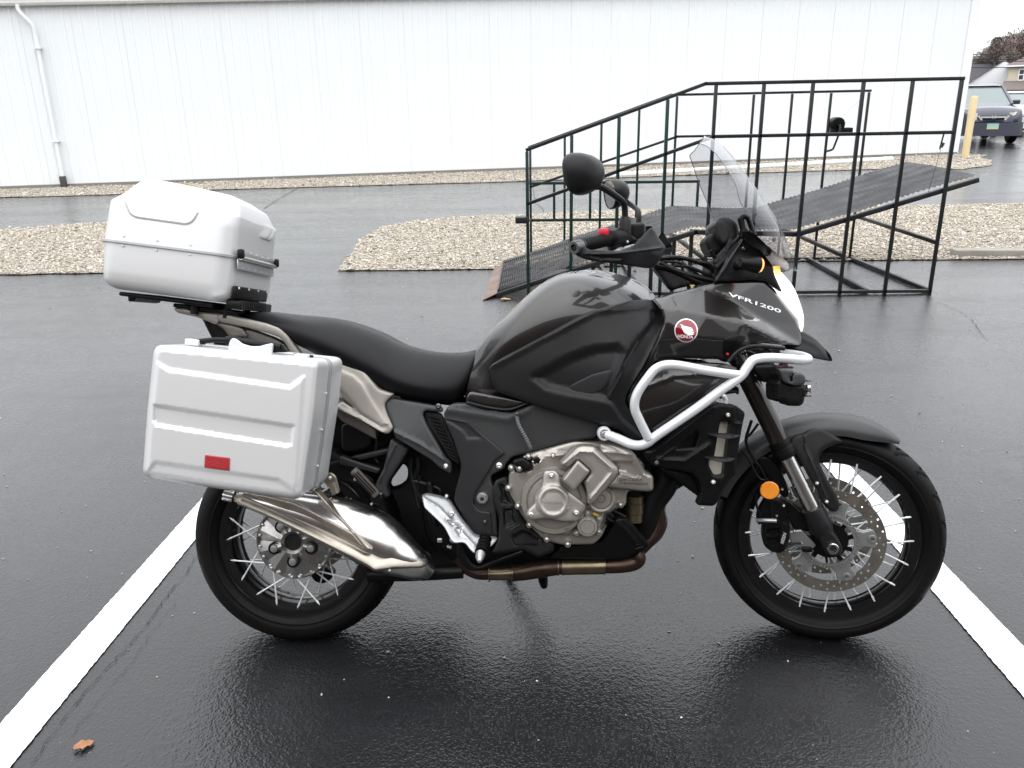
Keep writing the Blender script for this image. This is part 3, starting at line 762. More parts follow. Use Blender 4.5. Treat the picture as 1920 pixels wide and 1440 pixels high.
# ------------------------------------------------------------------ cars at the back
def car(name, label, loc, head, paint, H=1.66, L=4.5, W=1.78, suv=True):
    root = thing(name, label, 'car' if not suv else 'suv', loc); root.rotation_euler.z = head
    # body lofted from front to back: (x, half width, z bottom, z belt)
    st_ = [(L/2, .62, .42, .62), (L/2-.05, .78, .30, .86), (L/2-.25, .86, .26, 1.0), (L/2-.9, .89, .24, 1.06), (L/2-1.3, .89, .24, 1.1), (0, .90, .24, 1.12), (-L/2+.6, .89, .26, 1.14), (-L/2+.1, .84, .32, 1.1), (-L/2, .75, .45, .9)]
    sc = H/1.66; rows = []
    for (x, w, zb, zt) in st_:
        w *= W/1.8; zt *= sc
        rows.append([Vector((x, -w*.86, zb)), Vector((x, -w, zb+.15)), Vector((x, -w, (zb+zt)/2)), Vector((x, -w*.97, zt-.1)), Vector((x, -w*.82, zt)), Vector((x, 0, zt+.05*sc)),
                     Vector((x, w*.82, zt)), Vector((x, w*.97, zt-.1)), Vector((x, w, (zb+zt)/2)), Vector((x, w, zb+.15)), Vector((x, w*.86, zb))])
    m = MB(); surf(m, rows, 3, 3); m.add([rows[0][i] for i in range(11)], [tuple(range(11))]); m.add([rows[-1][i] for i in range(11)], [tuple(reversed(range(11)))])
    m.add([Vector((L/2-.3,-.7,.26)), Vector((L/2-.3,.7,.26)), Vector((-L/2+.2,.7,.26)), Vector((-L/2+.2,-.7,.26))], [(0,1,2,3)])
    body = m.build('body', paint, root, ang=40)
    zb, zt = 1.1*sc, H
    x0, x1, x2, x3 = L/2-1.25, L/2-2.0, (-L/2+.5 if suv else -L/2+1.4), -L/2+.12 if suv else -L/2+.5
    m = MB(); wb, wt = .80*W/1.8, .64*W/1.8
    A = [Vector((x0,-wb,zb)), Vector((x0,wb,zb)), Vector((x3,wb,zb)), Vector((x3,-wb,zb))]; Bt = [Vector((x1,-wt,zt-.05)), Vector((x1,wt,zt-.05)), Vector((x2,wt,zt-.06)), Vector((x2,-wt,zt-.06))]
    m.add(A+Bt, [(0,1,5,4),(1,2,6,5),(2,3,7,6),(3,0,4,7)]); m.build('glazing', mat('car_glass', (.12,.15,.15), .10, 0, .8), root, smooth=False)
    m = MB()
    surf(m, [[Vector((x, w*s_, z-(.05 if abs(s_) == 1 else 0))) for s_ in (-1,-.8,0,.8,1)] for x, w, z in ((x1+.06, wt, zt-.03), (x1-.3, wt+.02, zt), (x2+.3, wt+.02, zt), (x2-.04, wt, zt-.05))], 3, 3, .03)
    m.build('roof', paint, root)
    for s_ in (-1, 1):
        for a_, b_, w_ in (((x0, s_*wb, zb), (x1, s_*wt, zt-.04), .07), ((x3, s_*wb, zb), (x2, s_*wt, zt-.06), .12), (((x1+x2)/2, s_*(wb+wt)/2*1.12, zb), ((x1+x2)/2, s_*wt, zt-.05), .07)):
            m = MB(); bar(m, a_, b_, w_, .05); m.build('pillar', paint, root)
    dk = mat('dark_bumper', (.05,.055,.075), .5)
    m = MB(); surf(m, [[Vector((L/2-.32, s_*.87*W/1.8, z)), Vector((L/2+.0, s_*.72*W/1.8, z)), Vector((L/2+.08, 0, z)), Vector((L/2+.0, -s_*.72*W/1.8, z)), Vector((L/2-.32, -s_*.87*W/1.8, z))] for s_, z in ((1,.25),(1,.36),(1,.52),(1,.62))], 2, 4, .05); m.build('bumper', paint if not suv else dk, root, ang=50)
    m = MB(); surf(m, [[Vector((L/2+.10, y, z)) for y in (-.5,-.2,.2,.5)] for z in (.36,.5)], 1, 1, .02); m.build('lower_grille', M['hole'], root)
    for s_ in (-1, 1):
        m = MB(); surf(m, [[Vector((L/2-.02-.0*y-(.26 if y > .7 else .02), s_*y, z+dz_)) for y, dz_ in ((.42, 0), (.6, .02), (.80, .06))] for z in (.68*sc, .76*sc, .88*sc)], 3, 3, .03); m.build('headlight', mat('headlight_lens', (.85,.8,.7), .1, .2, 1), root)
        m = MB(); box(m, (x0-.15, s_*(wb+.15), zb+.06), (.12,.2,.14), None, .03); m.build('mirror', paint, root)
    m = MB(); prism(m, [(L/2+.035,-.38,.80*sc), (L/2+.035,.38,.80*sc), (L/2+.035,.28,.68*sc), (L/2+.035,-.28,.68*sc)], (-.06,0,0)); gr = m.build('grille', M['hole'], root)
    m = MB(); bar(m, (L/2+.055,-.40,.80*sc), (L/2+.055,-.30,.69*sc), .02, .05); bar(m, (L/2+.055,.40,.80*sc), (L/2+.055,.30,.69*sc), .02, .05); bar(m, (L/2+.055,-.36,.765*sc), (L/2+.055,.36,.765*sc), .02, .04); m.build('grille_bar', M['bar'], gr)
    m = MB(); 
    for y in (-.035, .035): bar(m, (L/2+.08, y*1.25, .81*sc), (L/2+.08, y*.8, .72*sc), .015, .018)
    bar(m, (L/2+.08,-.03,.765*sc), (L/2+.08,.03,.765*sc), .015, .018); m.build('badge', M['bar'], gr)
    m = MB(); box(m, (L/2+.13, .0, .52), (.01,.31,.16)); pl = m.build('licence_plate', plate_mat(), root)
    for sx in (L/2-.85, -L/2+.85):
        for s_ in (-1, 1):
            m = MB(); c = Vector((sx, s_*.70*W/1.8, .335)); lathe(m, c, (0, s_, 0), [(-.02,.2),(0,.31),(.03,.335),(.17,.335),(.2,.31),(.21,.2)], 28); w = m.build('wheel', M['rubber'], root)
            m = MB(); lathe(m, c, (0, s_, 0), [(.20,.205),(.215,.2),(.20,.17),(.19,.06),(.21,.03)], 20); m.build('rim', M['alu'], w)
    return root
def plate_mat():
    m = mat('licence_plate_paint', (.6,.6,.55), .4); n = m.node_tree.nodes; l = m.node_tree.links
    tc = n.new('ShaderNodeTexCoord'); sp = n.new('ShaderNodeSeparateXYZ'); r = n.new('ShaderNodeValToRGB'); l.new(tc.outputs['Generated'], sp.inputs[0]); l.new(sp.outputs[2], r.inputs[0])
    r.color_ramp.elements[0].color = (.62,.55,.25,1); r.color_ramp.elements[1].color = (.2,.5,.62,1); l.new(r.outputs[0], n['Principled BSDF'].inputs[0]); return m
blue = mat('slate_blue_car_paint', (.028,.031,.05), .25, .4, 1); whitep = mat('white_car_paint', (.75,.76,.77), .25, 0, 1)
c0 = G(1892,268); head = math.atan2(-.97, -.22)
fw = Vector((math.cos(head), math.sin(head), 0)); lf = Vector((-fw.y, fw.x, 0))
# front tyre on the viewer's right is the car's left wheel
loc = c0-fw*1.4-lf*.78
car('parked_suv', 'slate blue suv with chrome grille parked past the warehouse corner', (loc.x, loc.y, 0), head, blue, H=1.68)
c1_ = G(1962,255); car('parked_car', 'white car half out of the frame beside the blue suv', (c1_.x, c1_.y+2.5, 0), math.atan2(-1, -.25), whitep, H=1.45, suv=False)

# ------------------------------------------------------------------ houses
def D(px, py, dist): 
    r = ray(px, py); r.normalize(); h = Vector((r.x, r.y, 0)).length; return CAM_LOC+r*(dist/h)
cream = mat('cream_siding', (.50,.45,.34), .7, nscale=3, ncol=.1); whites = mat('white_siding', (.70,.71,.74), .6); roofm = mat('brown_shingle', (.14,.115,.11), .85, nscale=9, ncol=.3); pane = mat('window_glass', (.05,.06,.07), .08, 0, .5)
def house(name, label, loc, rz, w, d, h, rh, wall, roof, wins=(), porch=False, hip=False):
    root = thing(name, label, 'house', loc); root.rotation_euler.z = rz
    m = MB(); m.add([Vector(p) for p in ((-w/2,0,0),(w/2,0,0),(w/2,d,0),(-w/2,d,0),(-w/2,0,h),(w/2,0,h),(w/2,d,h),(-w/2,d,h),(-w/2+(d/2 if hip else 0),d/2,h+rh),(w/2-(d/2 if hip else 0),d/2,h+rh))],
        [(0,1,5,4),(2,3,7,6),(1,2,6,9,5),(3,0,4,8,7)]); m.build('wall', wall, root, smooth=False)
    m = MB(); e = .5; t = .15; k = rh/(d/2); hi = d/2 if hip else 0
    if hip:
        for s_ in (-1, 1): m.add([Vector((s_*(w/2+e), -e, h-e*k+t)), Vector((s_*(w/2+e), d+e, h-e*k+t)), Vector((s_*(w/2+e-hi-e), d/2, h+rh+t))], [(0,1,2)])
    for (y0, y1) in ((-e, d/2), (d+e, d/2)):
        m.add([Vector(p) for p in ((-w/2-e, y0, h-e*k), (w/2+e, y0, h-e*k), (w/2-hi, y1, h+rh), (-w/2+hi, y1, h+rh))]+[Vector(p) for p in ((-w/2-e, y0, h-e*k+t), (w/2+e, y0, h-e*k+t), (w/2-hi, y1, h+rh+t), (-w/2+hi, y1, h+rh+t))],
              [(0,1,2,3),(7,6,5,4),(0,4,5,1),(1,5,6,2),(3,2,6,7),(0,3,7,4)])
    r_ = m.build('roof', roof, root, smooth=False)
    m = MB(); bar(m, (-w/2-e, -e-.03, h-e*k+.05), (w/2+e, -e-.03, h-e*k+.05), .05, .22); m.build('eave_board', M['trim'], r_)
    m = MB(); box(m, (w*.2, d*.55, h+rh+.2), (.6,.6,1.4)); m.build('chimney', mat('brick_chimney', (.13,.10,.09), .8), r_)
    if porch:
        m = MB(); m.add([Vector(p) for p in ((-w/2-.4,-2.4,2.75),(w/2+.4,-2.4,2.75),(w/2+.4,0,3.9),(-w/2-.4,0,3.9),(-w/2-.4,-2.4,2.6),(w/2+.4,-2.4,2.6),(w/2+.4,0,3.75),(-w/2-.4,0,3.75))], [(0,1,2,3),(7,6,5,4),(0,4,5,1),(1,5,6,2),(0,3,7,4)]); m.build('porch_roof', roof, root, smooth=False)
        m = MB(); m.add([Vector(p) for p in ((-w/2,-2,0),(w/2,-2,0),(w/2,0,0),(-w/2,0,0),(-w/2,-2,2.7),(w/2,-2,2.7),(w/2,0,2.7),(-w/2,0,2.7))], [(0,1,5,4),(1,2,6,5),(3,0,4,7)]); m.build('porch_wall', wall, root, smooth=False)
    for (x, z, ww, hh, y) in wins:
        m = MB(); 
        for (a, b, c_, d_) in ((x-ww/2, z-hh/2, x+ww/2, z-hh/2), (x-ww/2, z+hh/2, x+ww/2, z+hh/2), (x-ww/2, z-hh/2, x-ww/2, z+hh/2), (x+ww/2, z-hh/2, x+ww/2, z+hh/2), (x-ww/2, z, x+ww/2, z)):
            bar(m, (a, y-.05, b), (c_, y-.05, d_), .10, .12)
        f = m.build('window', M['trim'], root); m = MB(); box(m, (x, y-.01, z), (ww, .03, hh)); m.build('pane', pane, f)
    return root
az = math.atan2(ray(1905,200).y, ray(1905,200).x)-PI/2
wins = [(-5.9,4.66,.62,1.4,0), (-5.0,4.66,.62,1.4,0), (-1.5,4.66,.8,1.4,0), (3,4.66,.9,1.4,0)]+[(x,1.55,.52,1.5,-2) for x in (-7.1,-6.35,-5.6,-4.85,-1.5,-.5,2,4)]
p = D(1879, 205, 140); house('cream_house', 'cream two storey house with brown roof and long porch beyond the suv', (p.x+7.5*math.cos(az), p.y+7.5*math.sin(az), -1.4), az, 15, 9, 6.0, 2.4, cream, roofm, wins, True, True)
p = D(1890, 200, 150); house('white_house', 'white gabled house between the warehouse corner and the cream house', (p.x+3.0*math.cos(az), p.y+3.0*math.sin(az), -1.4), az+PI/2, 9, 8.6, 3.75, 2.9, whites, roofm, [(-2,2,.9,1.3,0),(2,2,.9,1.3,0)])
p = D(1845, 200, 170); house('dark_roofed_house', 'low house with long dark shingle roof behind the suv', (p.x-1, p.y, -1.4), az+.05, 15, 9, 3.9, 2.9, whites, mat('dark_shingle', (.055,.052,.06), .85, nscale=9, ncol=.3), [(-2,1.8,1,1.2,0),(2,1.8,1,1.2,0)])
# wires
m = MB()
for i, (y0, y1) in enumerate(((93,90),(101,101),(104,107),(118,114))):
    a, b = D(1700, y0+6, 60), D(2150, y1-6, 52); mid_ = (a+b)/2-Vector((0,0,.25)); tube(m, [a, mid_, b], .022, 5, 6)
tag(m.build('power_lines', M['black']), 'thin overhead wires strung above the far roofs', 'wires')
# pole that carries them, outside the view to the right
pp = D(2150, 150, 52); m = MB(); lathe(m, (pp.x, pp.y, 0), (0,0,1), [(0,.16),(11,.11)], 12); box(m, (pp.x, pp.y, 7.6), (1.6,.1,.12)); tag(m.build('utility_pole', mat('pole_wood', (.12,.09,.07), .8)), 'wooden utility pole carrying the overhead wires', 'pole')
# ------------------------------------------------------------------ trees behind the houses
TW = [mat('twig_brown', (.17,.14,.125), .9, nscale=2, ncol=.3), mat('twig_red', (.18,.13,.12), .9, nscale=2, ncol=.3), mat('evergreen', (.075,.088,.065), .8, nscale=2, ncol=.4)]
BK = mat('bark', (.07,.058,.05), .9, nscale=8, ncol=.3)
def tree(name, label, loc, H, W, kind, seed):
    r = random.Random(seed); root = thing(name, label, 'tree', loc, 'trees behind the houses'); m = MB(); tips = []
    def branch(p, d, L, rr, lv):
        q = p+d*L; tube(m, [p, (p+q)/2+Vector((r.uniform(-.05,.05)*L, r.uniform(-.05,.05)*L, 0)), q], [rr, rr*.85, rr*.6], 5, 2, cap=False)
        if lv == 0: tips.append((q, d)); return
        tips.append((q, d))
        for _ in range(r.choice((3, 4)) if lv > 1 else 3):
            nd = (d+Vector((r.uniform(-1,1), r.uniform(-1,1), r.uniform(-.2,.7)))*.75).normalized(); branch(q-d*L*r.uniform(0,.4), nd, L*r.uniform(.6,.8), rr*.55, lv-1)
    branch(Vector((0,0,0)), Vector((0,0,1)), H*.33, H*.018, 4 if kind < 2 else 1)
    if kind == 2: tube(m, [Vector((0,0,H*.3)), Vector((.1,0,H*.95))], [.2,.04], 6, 2)
    m.build('trunk', BK, root); V = []; F = []
    n = 9000 if kind < 2 else 6500
    for i in range(n):
        if kind < 2:
            q, d = r.choice(tips); c = q+Vector((r.gauss(0,1), r.gauss(0,1), r.gauss(0,1)))*H*.05; dd = (d+Vector((r.uniform(-1,1), r.uniform(-1,1), r.uniform(-.3,1)))*.9).normalized(); ln = r.uniform(.5,1.5)*H*.03; w = .13
        else:
            t = r.random()**.8; z = H*(.12+.86*t); rr = W*(1-t)**.75*(.75+.25*math.sin(z*4+seed)); a = r.uniform(0, 2*PI); q_ = r.random()**.4
            c = Vector((math.cos(a)*rr*q_, math.sin(a)*rr*q_, z)); dd = Vector((math.cos(a), math.sin(a), r.uniform(-.5,.3))).normalized(); ln = r.uniform(.3,.8); w = r.uniform(.06,.14)
        u = dd.orthogonal().normalized(); u = (Matrix.Rotation(r.uniform(0, PI), 3, dd) @ u)*w; k_ = len(V); V += [c-u, c+u, c+dd*ln]; F.append((k_, k_+1, k_+2))
    me = mesh('crown', V, F, False); link('crown', me, TW[kind], root, False); return root
labs = ['bare brown tree showing just right of the warehouse corner', 'reddish bare tree rising behind the dark roof', 'dark evergreen standing among the bare trees', 'broad bare tree behind the white gable', 'tall bare tree at the right edge of the frame', 'rounded reddish tree behind the cream house', 'dark evergreen behind the chimney side of the cream house', 'pale bare tree farthest behind the houses', 'slender bare tree just left of the first evergreen', 'bushy reddish tree between the two evergreens', 'low brown tree filling the gap above the white gable', 'wide bare tree overtopping the cream house']
tr = [(1812,128,150,9.5,4,0),(1838,112,155,11,4,1),(1850,102,150,11.5,3.4,2),(1868,98,158,12.5,5,0),(1915,72,155,15,5,0),(1892,90,150,12.5,5,1),(1905,92,152,12,3.6,2),(1825,125,165,9,4,1),(1843,108,148,11,4,0),(1880,92,150,12,4,1),(1860,100,145,11,4,0),(1905,84,160,13,4,1)]
for i, (px, py, ds, H, W, kd) in enumerate(tr):
    ds += 30; p = D(px, 200, ds); zt = D(px, py, ds).z*1.32; tree('bare_tree' if kd < 2 else 'evergreen_tree', labs[i], (p.x, p.y, 0), zt*(1.06 if kd == 2 else 1.0), W, kd, 30+i)
for i, (dx, dy, H, kd) in enumerate(((14,2,12,0),(24,5,13,1),(-30,20,10,0))):
    p = D(1915, 200, 155); tree('bare_tree', ['bare tree standing off to the right past the frame edge','reddish tree farthest off to the right','bare tree hidden behind the long warehouse'][i], (p.x+dx, p.y+dy, 0), H, 4, kd, 60+i)
# low far hedge bank closing the horizon
hb = MB(); P = [Vector((x, 150+12*math.sin(x*.013), 0)) for x in range(-300, 381, 20)]
r = random.Random(3); V = []
for q in P:
    h = r.uniform(4, 7); V += [q, q+Vector((0, 4, h)), q+Vector((0, 14, h+1.5)), q+Vector((0, 30, 0))]
hb.add(V, [(4*i+j, 4*i+4+j, 4*i+5+j, 4*i+1+j) for i in range(len(P)-1) for j in range(3)])
o = hb.build('far_hillside', mat('far_woods', (.06,.055,.048), .95, nscale=.6, nbump=1, ncol=.5, dist=1.0)); o['kind'] = 'structure'

# ------------------------------------------------------------------ unseen brown brick building added behind the viewer for dark reflections in glossy paint
bk = thing('added_brick_building', 'unseen long brown brick building added behind the viewer for dark reflections', 'building', (0, -13, 0)); brick = mat('brown_brick', (.10,.068,.052), .85, nscale=4, ncol=.35)
m = MB(); box(m, (1, -5, 3.2), (62, 10, 6.4)); m.build('wall', brick, bk, smooth=False)
m = MB(); box(m, (1, -5, 6.55), (62.6, 10.6, .3)); m.build('parapet', mat('dark_parapet', (.06,.05,.045), .7), bk, smooth=False)
for k in range(9):
    m = MB(); x = -26+6.6*k; box(m, (x, .0, 1.9), (2.4, .12, 2.2)); f = m.build('window', mat('brown_window_frame', (.08,.06,.05), .5) if k == 0 else bpy.data.materials['brown_window_frame'], bk, smooth=False)
    m = MB(); box(m, (x, .05, 1.9), (2.2, .06, 2.0)); m.build('pane', pane, f, smooth=False)
# ================================================================== MOTORCYCLE
bike = thing('motorcycle', 'dark brown adventure motorcycle with silver luggage cases leaning on its stand in the stall', 'motorcycle')
bike.rotation_euler.x = -LEAN
MIR = []
def P_(name, crop, pts, dep, mt, thick=.02, edge=.006, ew=6, r=6, step=6, holes=(), ridges=(), steps=(), pick=B, parent=None, mirror=False, ang=35, label=None):
    f = (lambda L: [tuple(p) for p in L]) if crop is None else (lambda L: cr(crop, L))
    sc = 1 if crop is None else (CR[crop]((1, 0))[0]-CR[crop]((0, 0))[0])
    dp = dep if isinstance(dep, (int, float, Depth)) else [tuple(q) for q in dep]
    m = MB()
    D_ = panel(m, f(pts), dp, thick, edge, ew, r, step, [f(h) for h in holes], [(f(a), b, c) for a, b, c in ridges], [(f(a), b, c) for a, b, c in steps], pick)
    o = m.build(name, M[mt] if isinstance(mt, str) else mt, parent or bike, ang=ang, label=label)
    if mirror: MIR.append(o)
    o['_d'] = 0; del o['_d']
    return o, D_
def ppm(px, py, y, pick=B): return (pick(px+1, py, y)-pick(px, py, y)).length
def bolt(crop, x, y, dep, rp, mt='bolt', pick=B, parent=None, mb=None, hexa=True, h=.006):
    px, py = (x, y) if crop is None else CR[crop]((x, y)); s = 1 if crop is None else CR[crop]((1, 0))[0]-CR[crop]((0, 0))[0]
    r = rp*s*ppm(px, py, dep, pick); c = pick(px, py, dep); ax = (pick is S) and (RS @ Vector((0, -1, 0))) or Vector((0, -1, 0))
    m = mb or MB(); lathe(m, c-ax*.004, ax, [(0, r*1.05), (h*.6+.003, r*1.05), (h+.003, r*.8), (h+.004, r*.5), (h-.0, r*.42), (h-.001, 0.0002)], 14, cap=(True, False))
    return None if mb else m.build('bolt', M[mt], parent or bike, ang=40)
def mirS(mb):
    """mirror a steered mesh to the other side of the fork"""
    out = MB(); Ri = RS.inverted()
    v = []
    for p in mb.v:
        q = Ri @ (p-AX_O)+AX_O; v.append(st(Vector((q.x, -q.y, q.z))))
    out.add(v, [tuple(reversed(f)) for f in mb.f]); return out

# ------------------------------------------------------------------ wheels
def wheel(name, cx, cz, R, prof, rimr, rw, hub_r, hub_y, nsp, xf, label, phase=0):
    seg = 600; n = len(prof)
    P = cat([(a, b) for a, b in prof], 4); W = max(abs(p[0]) for p in P)
    th = np.arange(seg)/seg*2*PI; v = []
    for (y, r) in P:
        t = abs(y)/W; dr = np.zeros(seg)
        if r > R*.86:
            u = (th/(2*PI)*(24 if name[0] == 'f' else 22)+(.5 if y > 0 else 0)-t*.9) % 1
            u2 = (th/(2*PI)*(24 if name[0] == 'f' else 22)+(.5 if y > 0 else 0)+.48-t*.5) % 1
            g = ((u < .11) & (t > .18) & (t < .86)) | ((u2 < .06) & (t > .05) & (t < .5)); dr = np.where(g, -.006, 0)
            if abs(t-.0) < .05: dr = dr-.003
        rr = r+dr
        for a, q in zip(th, rr): v.append(xf(Vector((cx+q*math.cos(a), y, cz+q*math.sin(a)))))
    f = []; N_ = len(P)
    for i in range(N_-1):
        for k in range(seg): f.append((i*seg+k, i*seg+(k+1) % seg, (i+1)*seg+(k+1) % seg, (i+1)*seg+k))
    # rim
    w = rw
    rp = [(-w*.80, rimr-.030), (-w*.95, rimr-.028), (-w, rimr-.014), (-w-.003, rimr-.002), (-w-.001, rimr+.006), (-w+.006, rimr+.008), (-w+.008, rimr-.003),
          (-w+.012, rimr-.008), (-w*.5, rimr-.012), (-w*.28, rimr-.022), (w*.28, rimr-.022), (w*.5, rimr-.012), (w-.012, rimr-.008), (w-.008, rimr-.003), (w-.006, rimr+.008), (w+.001, rimr+.006), (w+.003, rimr-.002), (w, rimr-.014), (w*.95, rimr-.028), (w*.8, rimr-.030),
          (w*.76, rimr-.024), (w*.55, rimr-.020), (w*.40, rimr-.018), (w*.32, rimr-.032), (w*.18, rimr-.034), (-w*.18, rimr-.034), (-w*.32, rimr-.032), (-w*.40, rimr-.018), (-w*.55, rimr-.020), (-w*.76, rimr-.024), (-w*.80, rimr-.030)]
    m = MB(); lathe(m, (cx, 0, cz), (0, 1, 0), rp, 96, cap=(False, False)); m.v = [xf(p) for p in m.v]
    wh = m.build(name, M['rim'], bike, ang=35, label=label)
    tm = mesh('tyre', v, f); autosmooth(tm, 40); ty = link('tyre', tm, M['rubber'], wh)
    tm.materials.append(M['rubber2']); mi = []
    for i in range(N_-1):
        q = 1 if (P[i][1] < R*.895 and P[i][1] > rimr+.018) else 0; mi += [q]*seg
    tm.polygons.foreach_set('material_index', mi)
    # spokes, laced in crossing pairs to the outer flanges of the rim
    for side in (-1, 1):
        for k in range(nsp):
            a = 2*PI*(k+(.5 if side > 0 else 0))/nsp+phase; b = a+(rad(42) if k % 2 else -rad(42))*(.07/hub_r if hub_r > .07 else 1)
            A = Vector((cx+hub_r*math.cos(b), side*hub_y, cz+hub_r*math.sin(b))); B_ = Vector((cx+(rimr-.022)*math.cos(a), side*(w*.93), cz+(rimr-.022)*math.sin(a)))
            d = (B_-A).normalized(); m = MB()
            tube(m, [xf(A), xf(B_-d*.010)], .0025, 6, 1, False); tube(m, [xf(B_-d*.012), xf(B_+d*.004)], .0033, 6, 1, False)
            m.build('spoke', M['spoke'], wh, ang=60)
    return wh
idt = lambda p: p
RW, FW = .321, .329
def mprof(h): return h+[(-y, r) for y, r in reversed(h[:-1])]
rw_ = wheel('rear_wheel', 0, RW, RW, mprof([(-.056,.232),(-.066,.240),(-.0740,.2535),(-.0772,.2555),(-.0757,.2585),(-.078,.272),(-.0725,.290),(-.056,.306),(-.030,.317),(0,.321)]), .230, .056, .105, .050, 20, idt, 'rear spoked wheel with silver five bolt hub')
fw_ = wheel('front_wheel', 1.595, FW, FW, mprof([(-.034,.255),(-.046,.264),(-.0535,.2775),(-.0560,.2795),(-.0545,.2820),(-.056,.293),(-.0495,.308),(-.034,.320),(-.016,.327),(0,.329)]), .254, .034, .042, .040, 20, st, 'front spoked wheel turned slightly towards the viewer')
def LZ(c, prof, seg, name, mt, parent, xf=idt, axis=(0, -1, 0), ang=35, cap=(True, True)):
    m = MB(); lathe(m, c, axis, prof, seg, cap); m.v = [xf(p) for p in m.v]; return m.build(name, M[mt], parent, ang=ang)
# rear hub
LZ((0, 0, RW), [(-.09,.04),(-.09,.105),(-.06,.11),(-.05,.06),(.04,.06),(.05,.108),(.060,.112),(.064,.108),(.064,.09)], 48, 'hub', 'discc', rw_)
m = MB(); n = 80
for i in range(n): pass
pr = [(.060,.116),(.068,.116),(.072,.112),(.070,.106),(.078,.085),(.094,.045),(.096,.034),(.088,.026),(.06,.022)]
seg = 80; V = []
for (h, r) in pr:
    for k in range(seg):
        a = 2*PI*k/seg; fac = 0
        if .04 < r < .11: fac = .009*abs(((a/(2*PI)*10) % 1)-.5)*2-.003
        V.append(Vector((r*math.cos(a), -(h-fac), RW+r*math.sin(a))))
F = [(i*seg+k, i*seg+(k+1) % seg, (i+1)*seg+(k+1) % seg, (i+1)*seg+k) for i in range(len(pr)-1) for k in range(seg)]
m.add(V, F); m.build('hub_cover', M['hubc'], rw_, ang=14)
LZ((0, -.07, RW), [(.0,.028),(.012,.028)], 24, 'hub_bore', 'hole', rw_)
for k in range(5):
    a = 2*PI*k/5-PI/2+.0; c = Vector((.058*math.cos(a), 0, RW+.058*math.sin(a)))
    LZ(c, [(.06,.0185),(.092,.0185),(.093,.017),(.086,.016)], 20, 'lug_recess', 'hole', rw_)
    LZ(c, [(.08,.0125),(.094,.0125),(.098,.010),(.099,.005)], 18, 'lug_nut', 'alu', rw_)
for k in range(20):
    a = 2*PI*(k+.5)/20; LZ((.106*math.cos(a), -.068, RW+.106*math.sin(a)), [(0,.0042),(.005,.0042),(.0065,.002)], 8, 'bolt', 'bolt', rw_)
def disc(name, cx, cz, y, ro, ri, xf, parent, mt='disc', holes=24, rows=3):
    m = MB(); pk = lambda a, b, yy: xf(Vector((cx+a/1000, yy, cz+b/1000)))
    C_ = lambda r, n=72: [(r*math.cos(2*PI*i/n), r*math.sin(2*PI*i/n)) for i in range(n)]
    H = [C_(ri, 60)]
    for j in range(rows):
        for k in range(holes):
            if (k+j) % 6 == 5 and rows > 2: continue
            a = 2*PI*(k+j/rows+.15*j)/holes; rr = ri+(ro-ri)*(.22+.28*j)
            H.append([(rr*math.cos(a)+3.9*math.cos(t*PI/4), rr*math.sin(a)+3.9*math.sin(t*PI/4)) for t in range(8)])
    panel(m, C_(ro), y, .0045, 0, 1, 0, 9, H, pick=pk)
    return m.build(name, M[mt], parent, ang=30)
disc('brake_disc', 0, RW, .085, 138, 100, idt, rw_, 'disc', 22, 3)
for i, y in enumerate((-.072, .068)):
    dk = disc('brake_disc', 1.595, FW, y, 155, 120, st, fw_)
    m = MB(); pk = lambda a, b, yy: st(Vector((1.595+a/1000, yy, FW+b/1000))); O = []
    for k in range(5):
        a0 = rad(7.5-72*k)
        for (r, da) in ((80,-36),(80,-26),(83,-19),(97,-13),(112,-13),(123,-13),(126,-8),(128,0),(126,8),(123,13),(112,13),(97,13),(83,19),(80,26)):
            a = a0+rad(da); O.append((r*math.cos(a), r*math.sin(a)))
    area = 0
    panel(m, O, y-.003, .005, .0015, 2, 2, 6, [[(68*math.cos(2*PI*i_/48), 68*math.sin(2*PI*i_/48)) for i_ in range(48)]], pick=pk); m.build('disc_carrier', M['discc'], dk, ang=30)
    for k in range(5):
        a0 = rad(7.5-72*k); c = Vector((1.595+.1155*math.cos(a0), y, FW+.1155*math.sin(a0)))
        LZ(c, [(-.004,.0125),(.0045,.0125),(.006,.0115),(.0065,.006),(.003,.0055),(.003,.001)], 20, 'rotor_button', 'discc', dk, st)
    # abs tone ring
    if i == 0:
        m = MB(); H = [[(66*math.cos(2*PI*q/60), 66*math.sin(2*PI*q/60)) for q in range(60)]]
        for k in range(60):
            a = 2*PI*k/60; H.append([(r*math.cos(a+d), r*math.sin(a+d)) for r, d in ((71,-.018),(71,.018),(77,.018),(77,-.018))])
        panel(m, [(80*math.cos(2*PI*q/72), 80*math.sin(2*PI*q/72)) for q in range(72)], -.081, .004, 0, 1, 0, 9, H, pick=pk); m.build('abs_ring', M['discc'], dk, ang=30)
LZ((1.595, 0, FW), [(-.062,.05),(-.056,.055),(-.03,.03),(.03,.03),(.056,.055),(.066,.052),(.066,.03)], 40, 'hub', 'black', fw_, st)
for k in range(10):
    a = 2*PI*k/10; m = MB(); bar(m, (1.595+.028*math.cos(a), -.060, FW+.028*math.sin(a)), (1.595+.068*math.cos(a+.25), -.062, FW+.068*math.sin(a+.25)), .006, .012); m.v = [st(p) for p in m.v]; m.build('hub_fin', M['black'], fw_)
LZ((1.595, 0, FW), [(-.12,.012),(.085,.012),(.085,.021),(.098,.021)], 24, 'axle_spacer', 'alu', fw_, st)

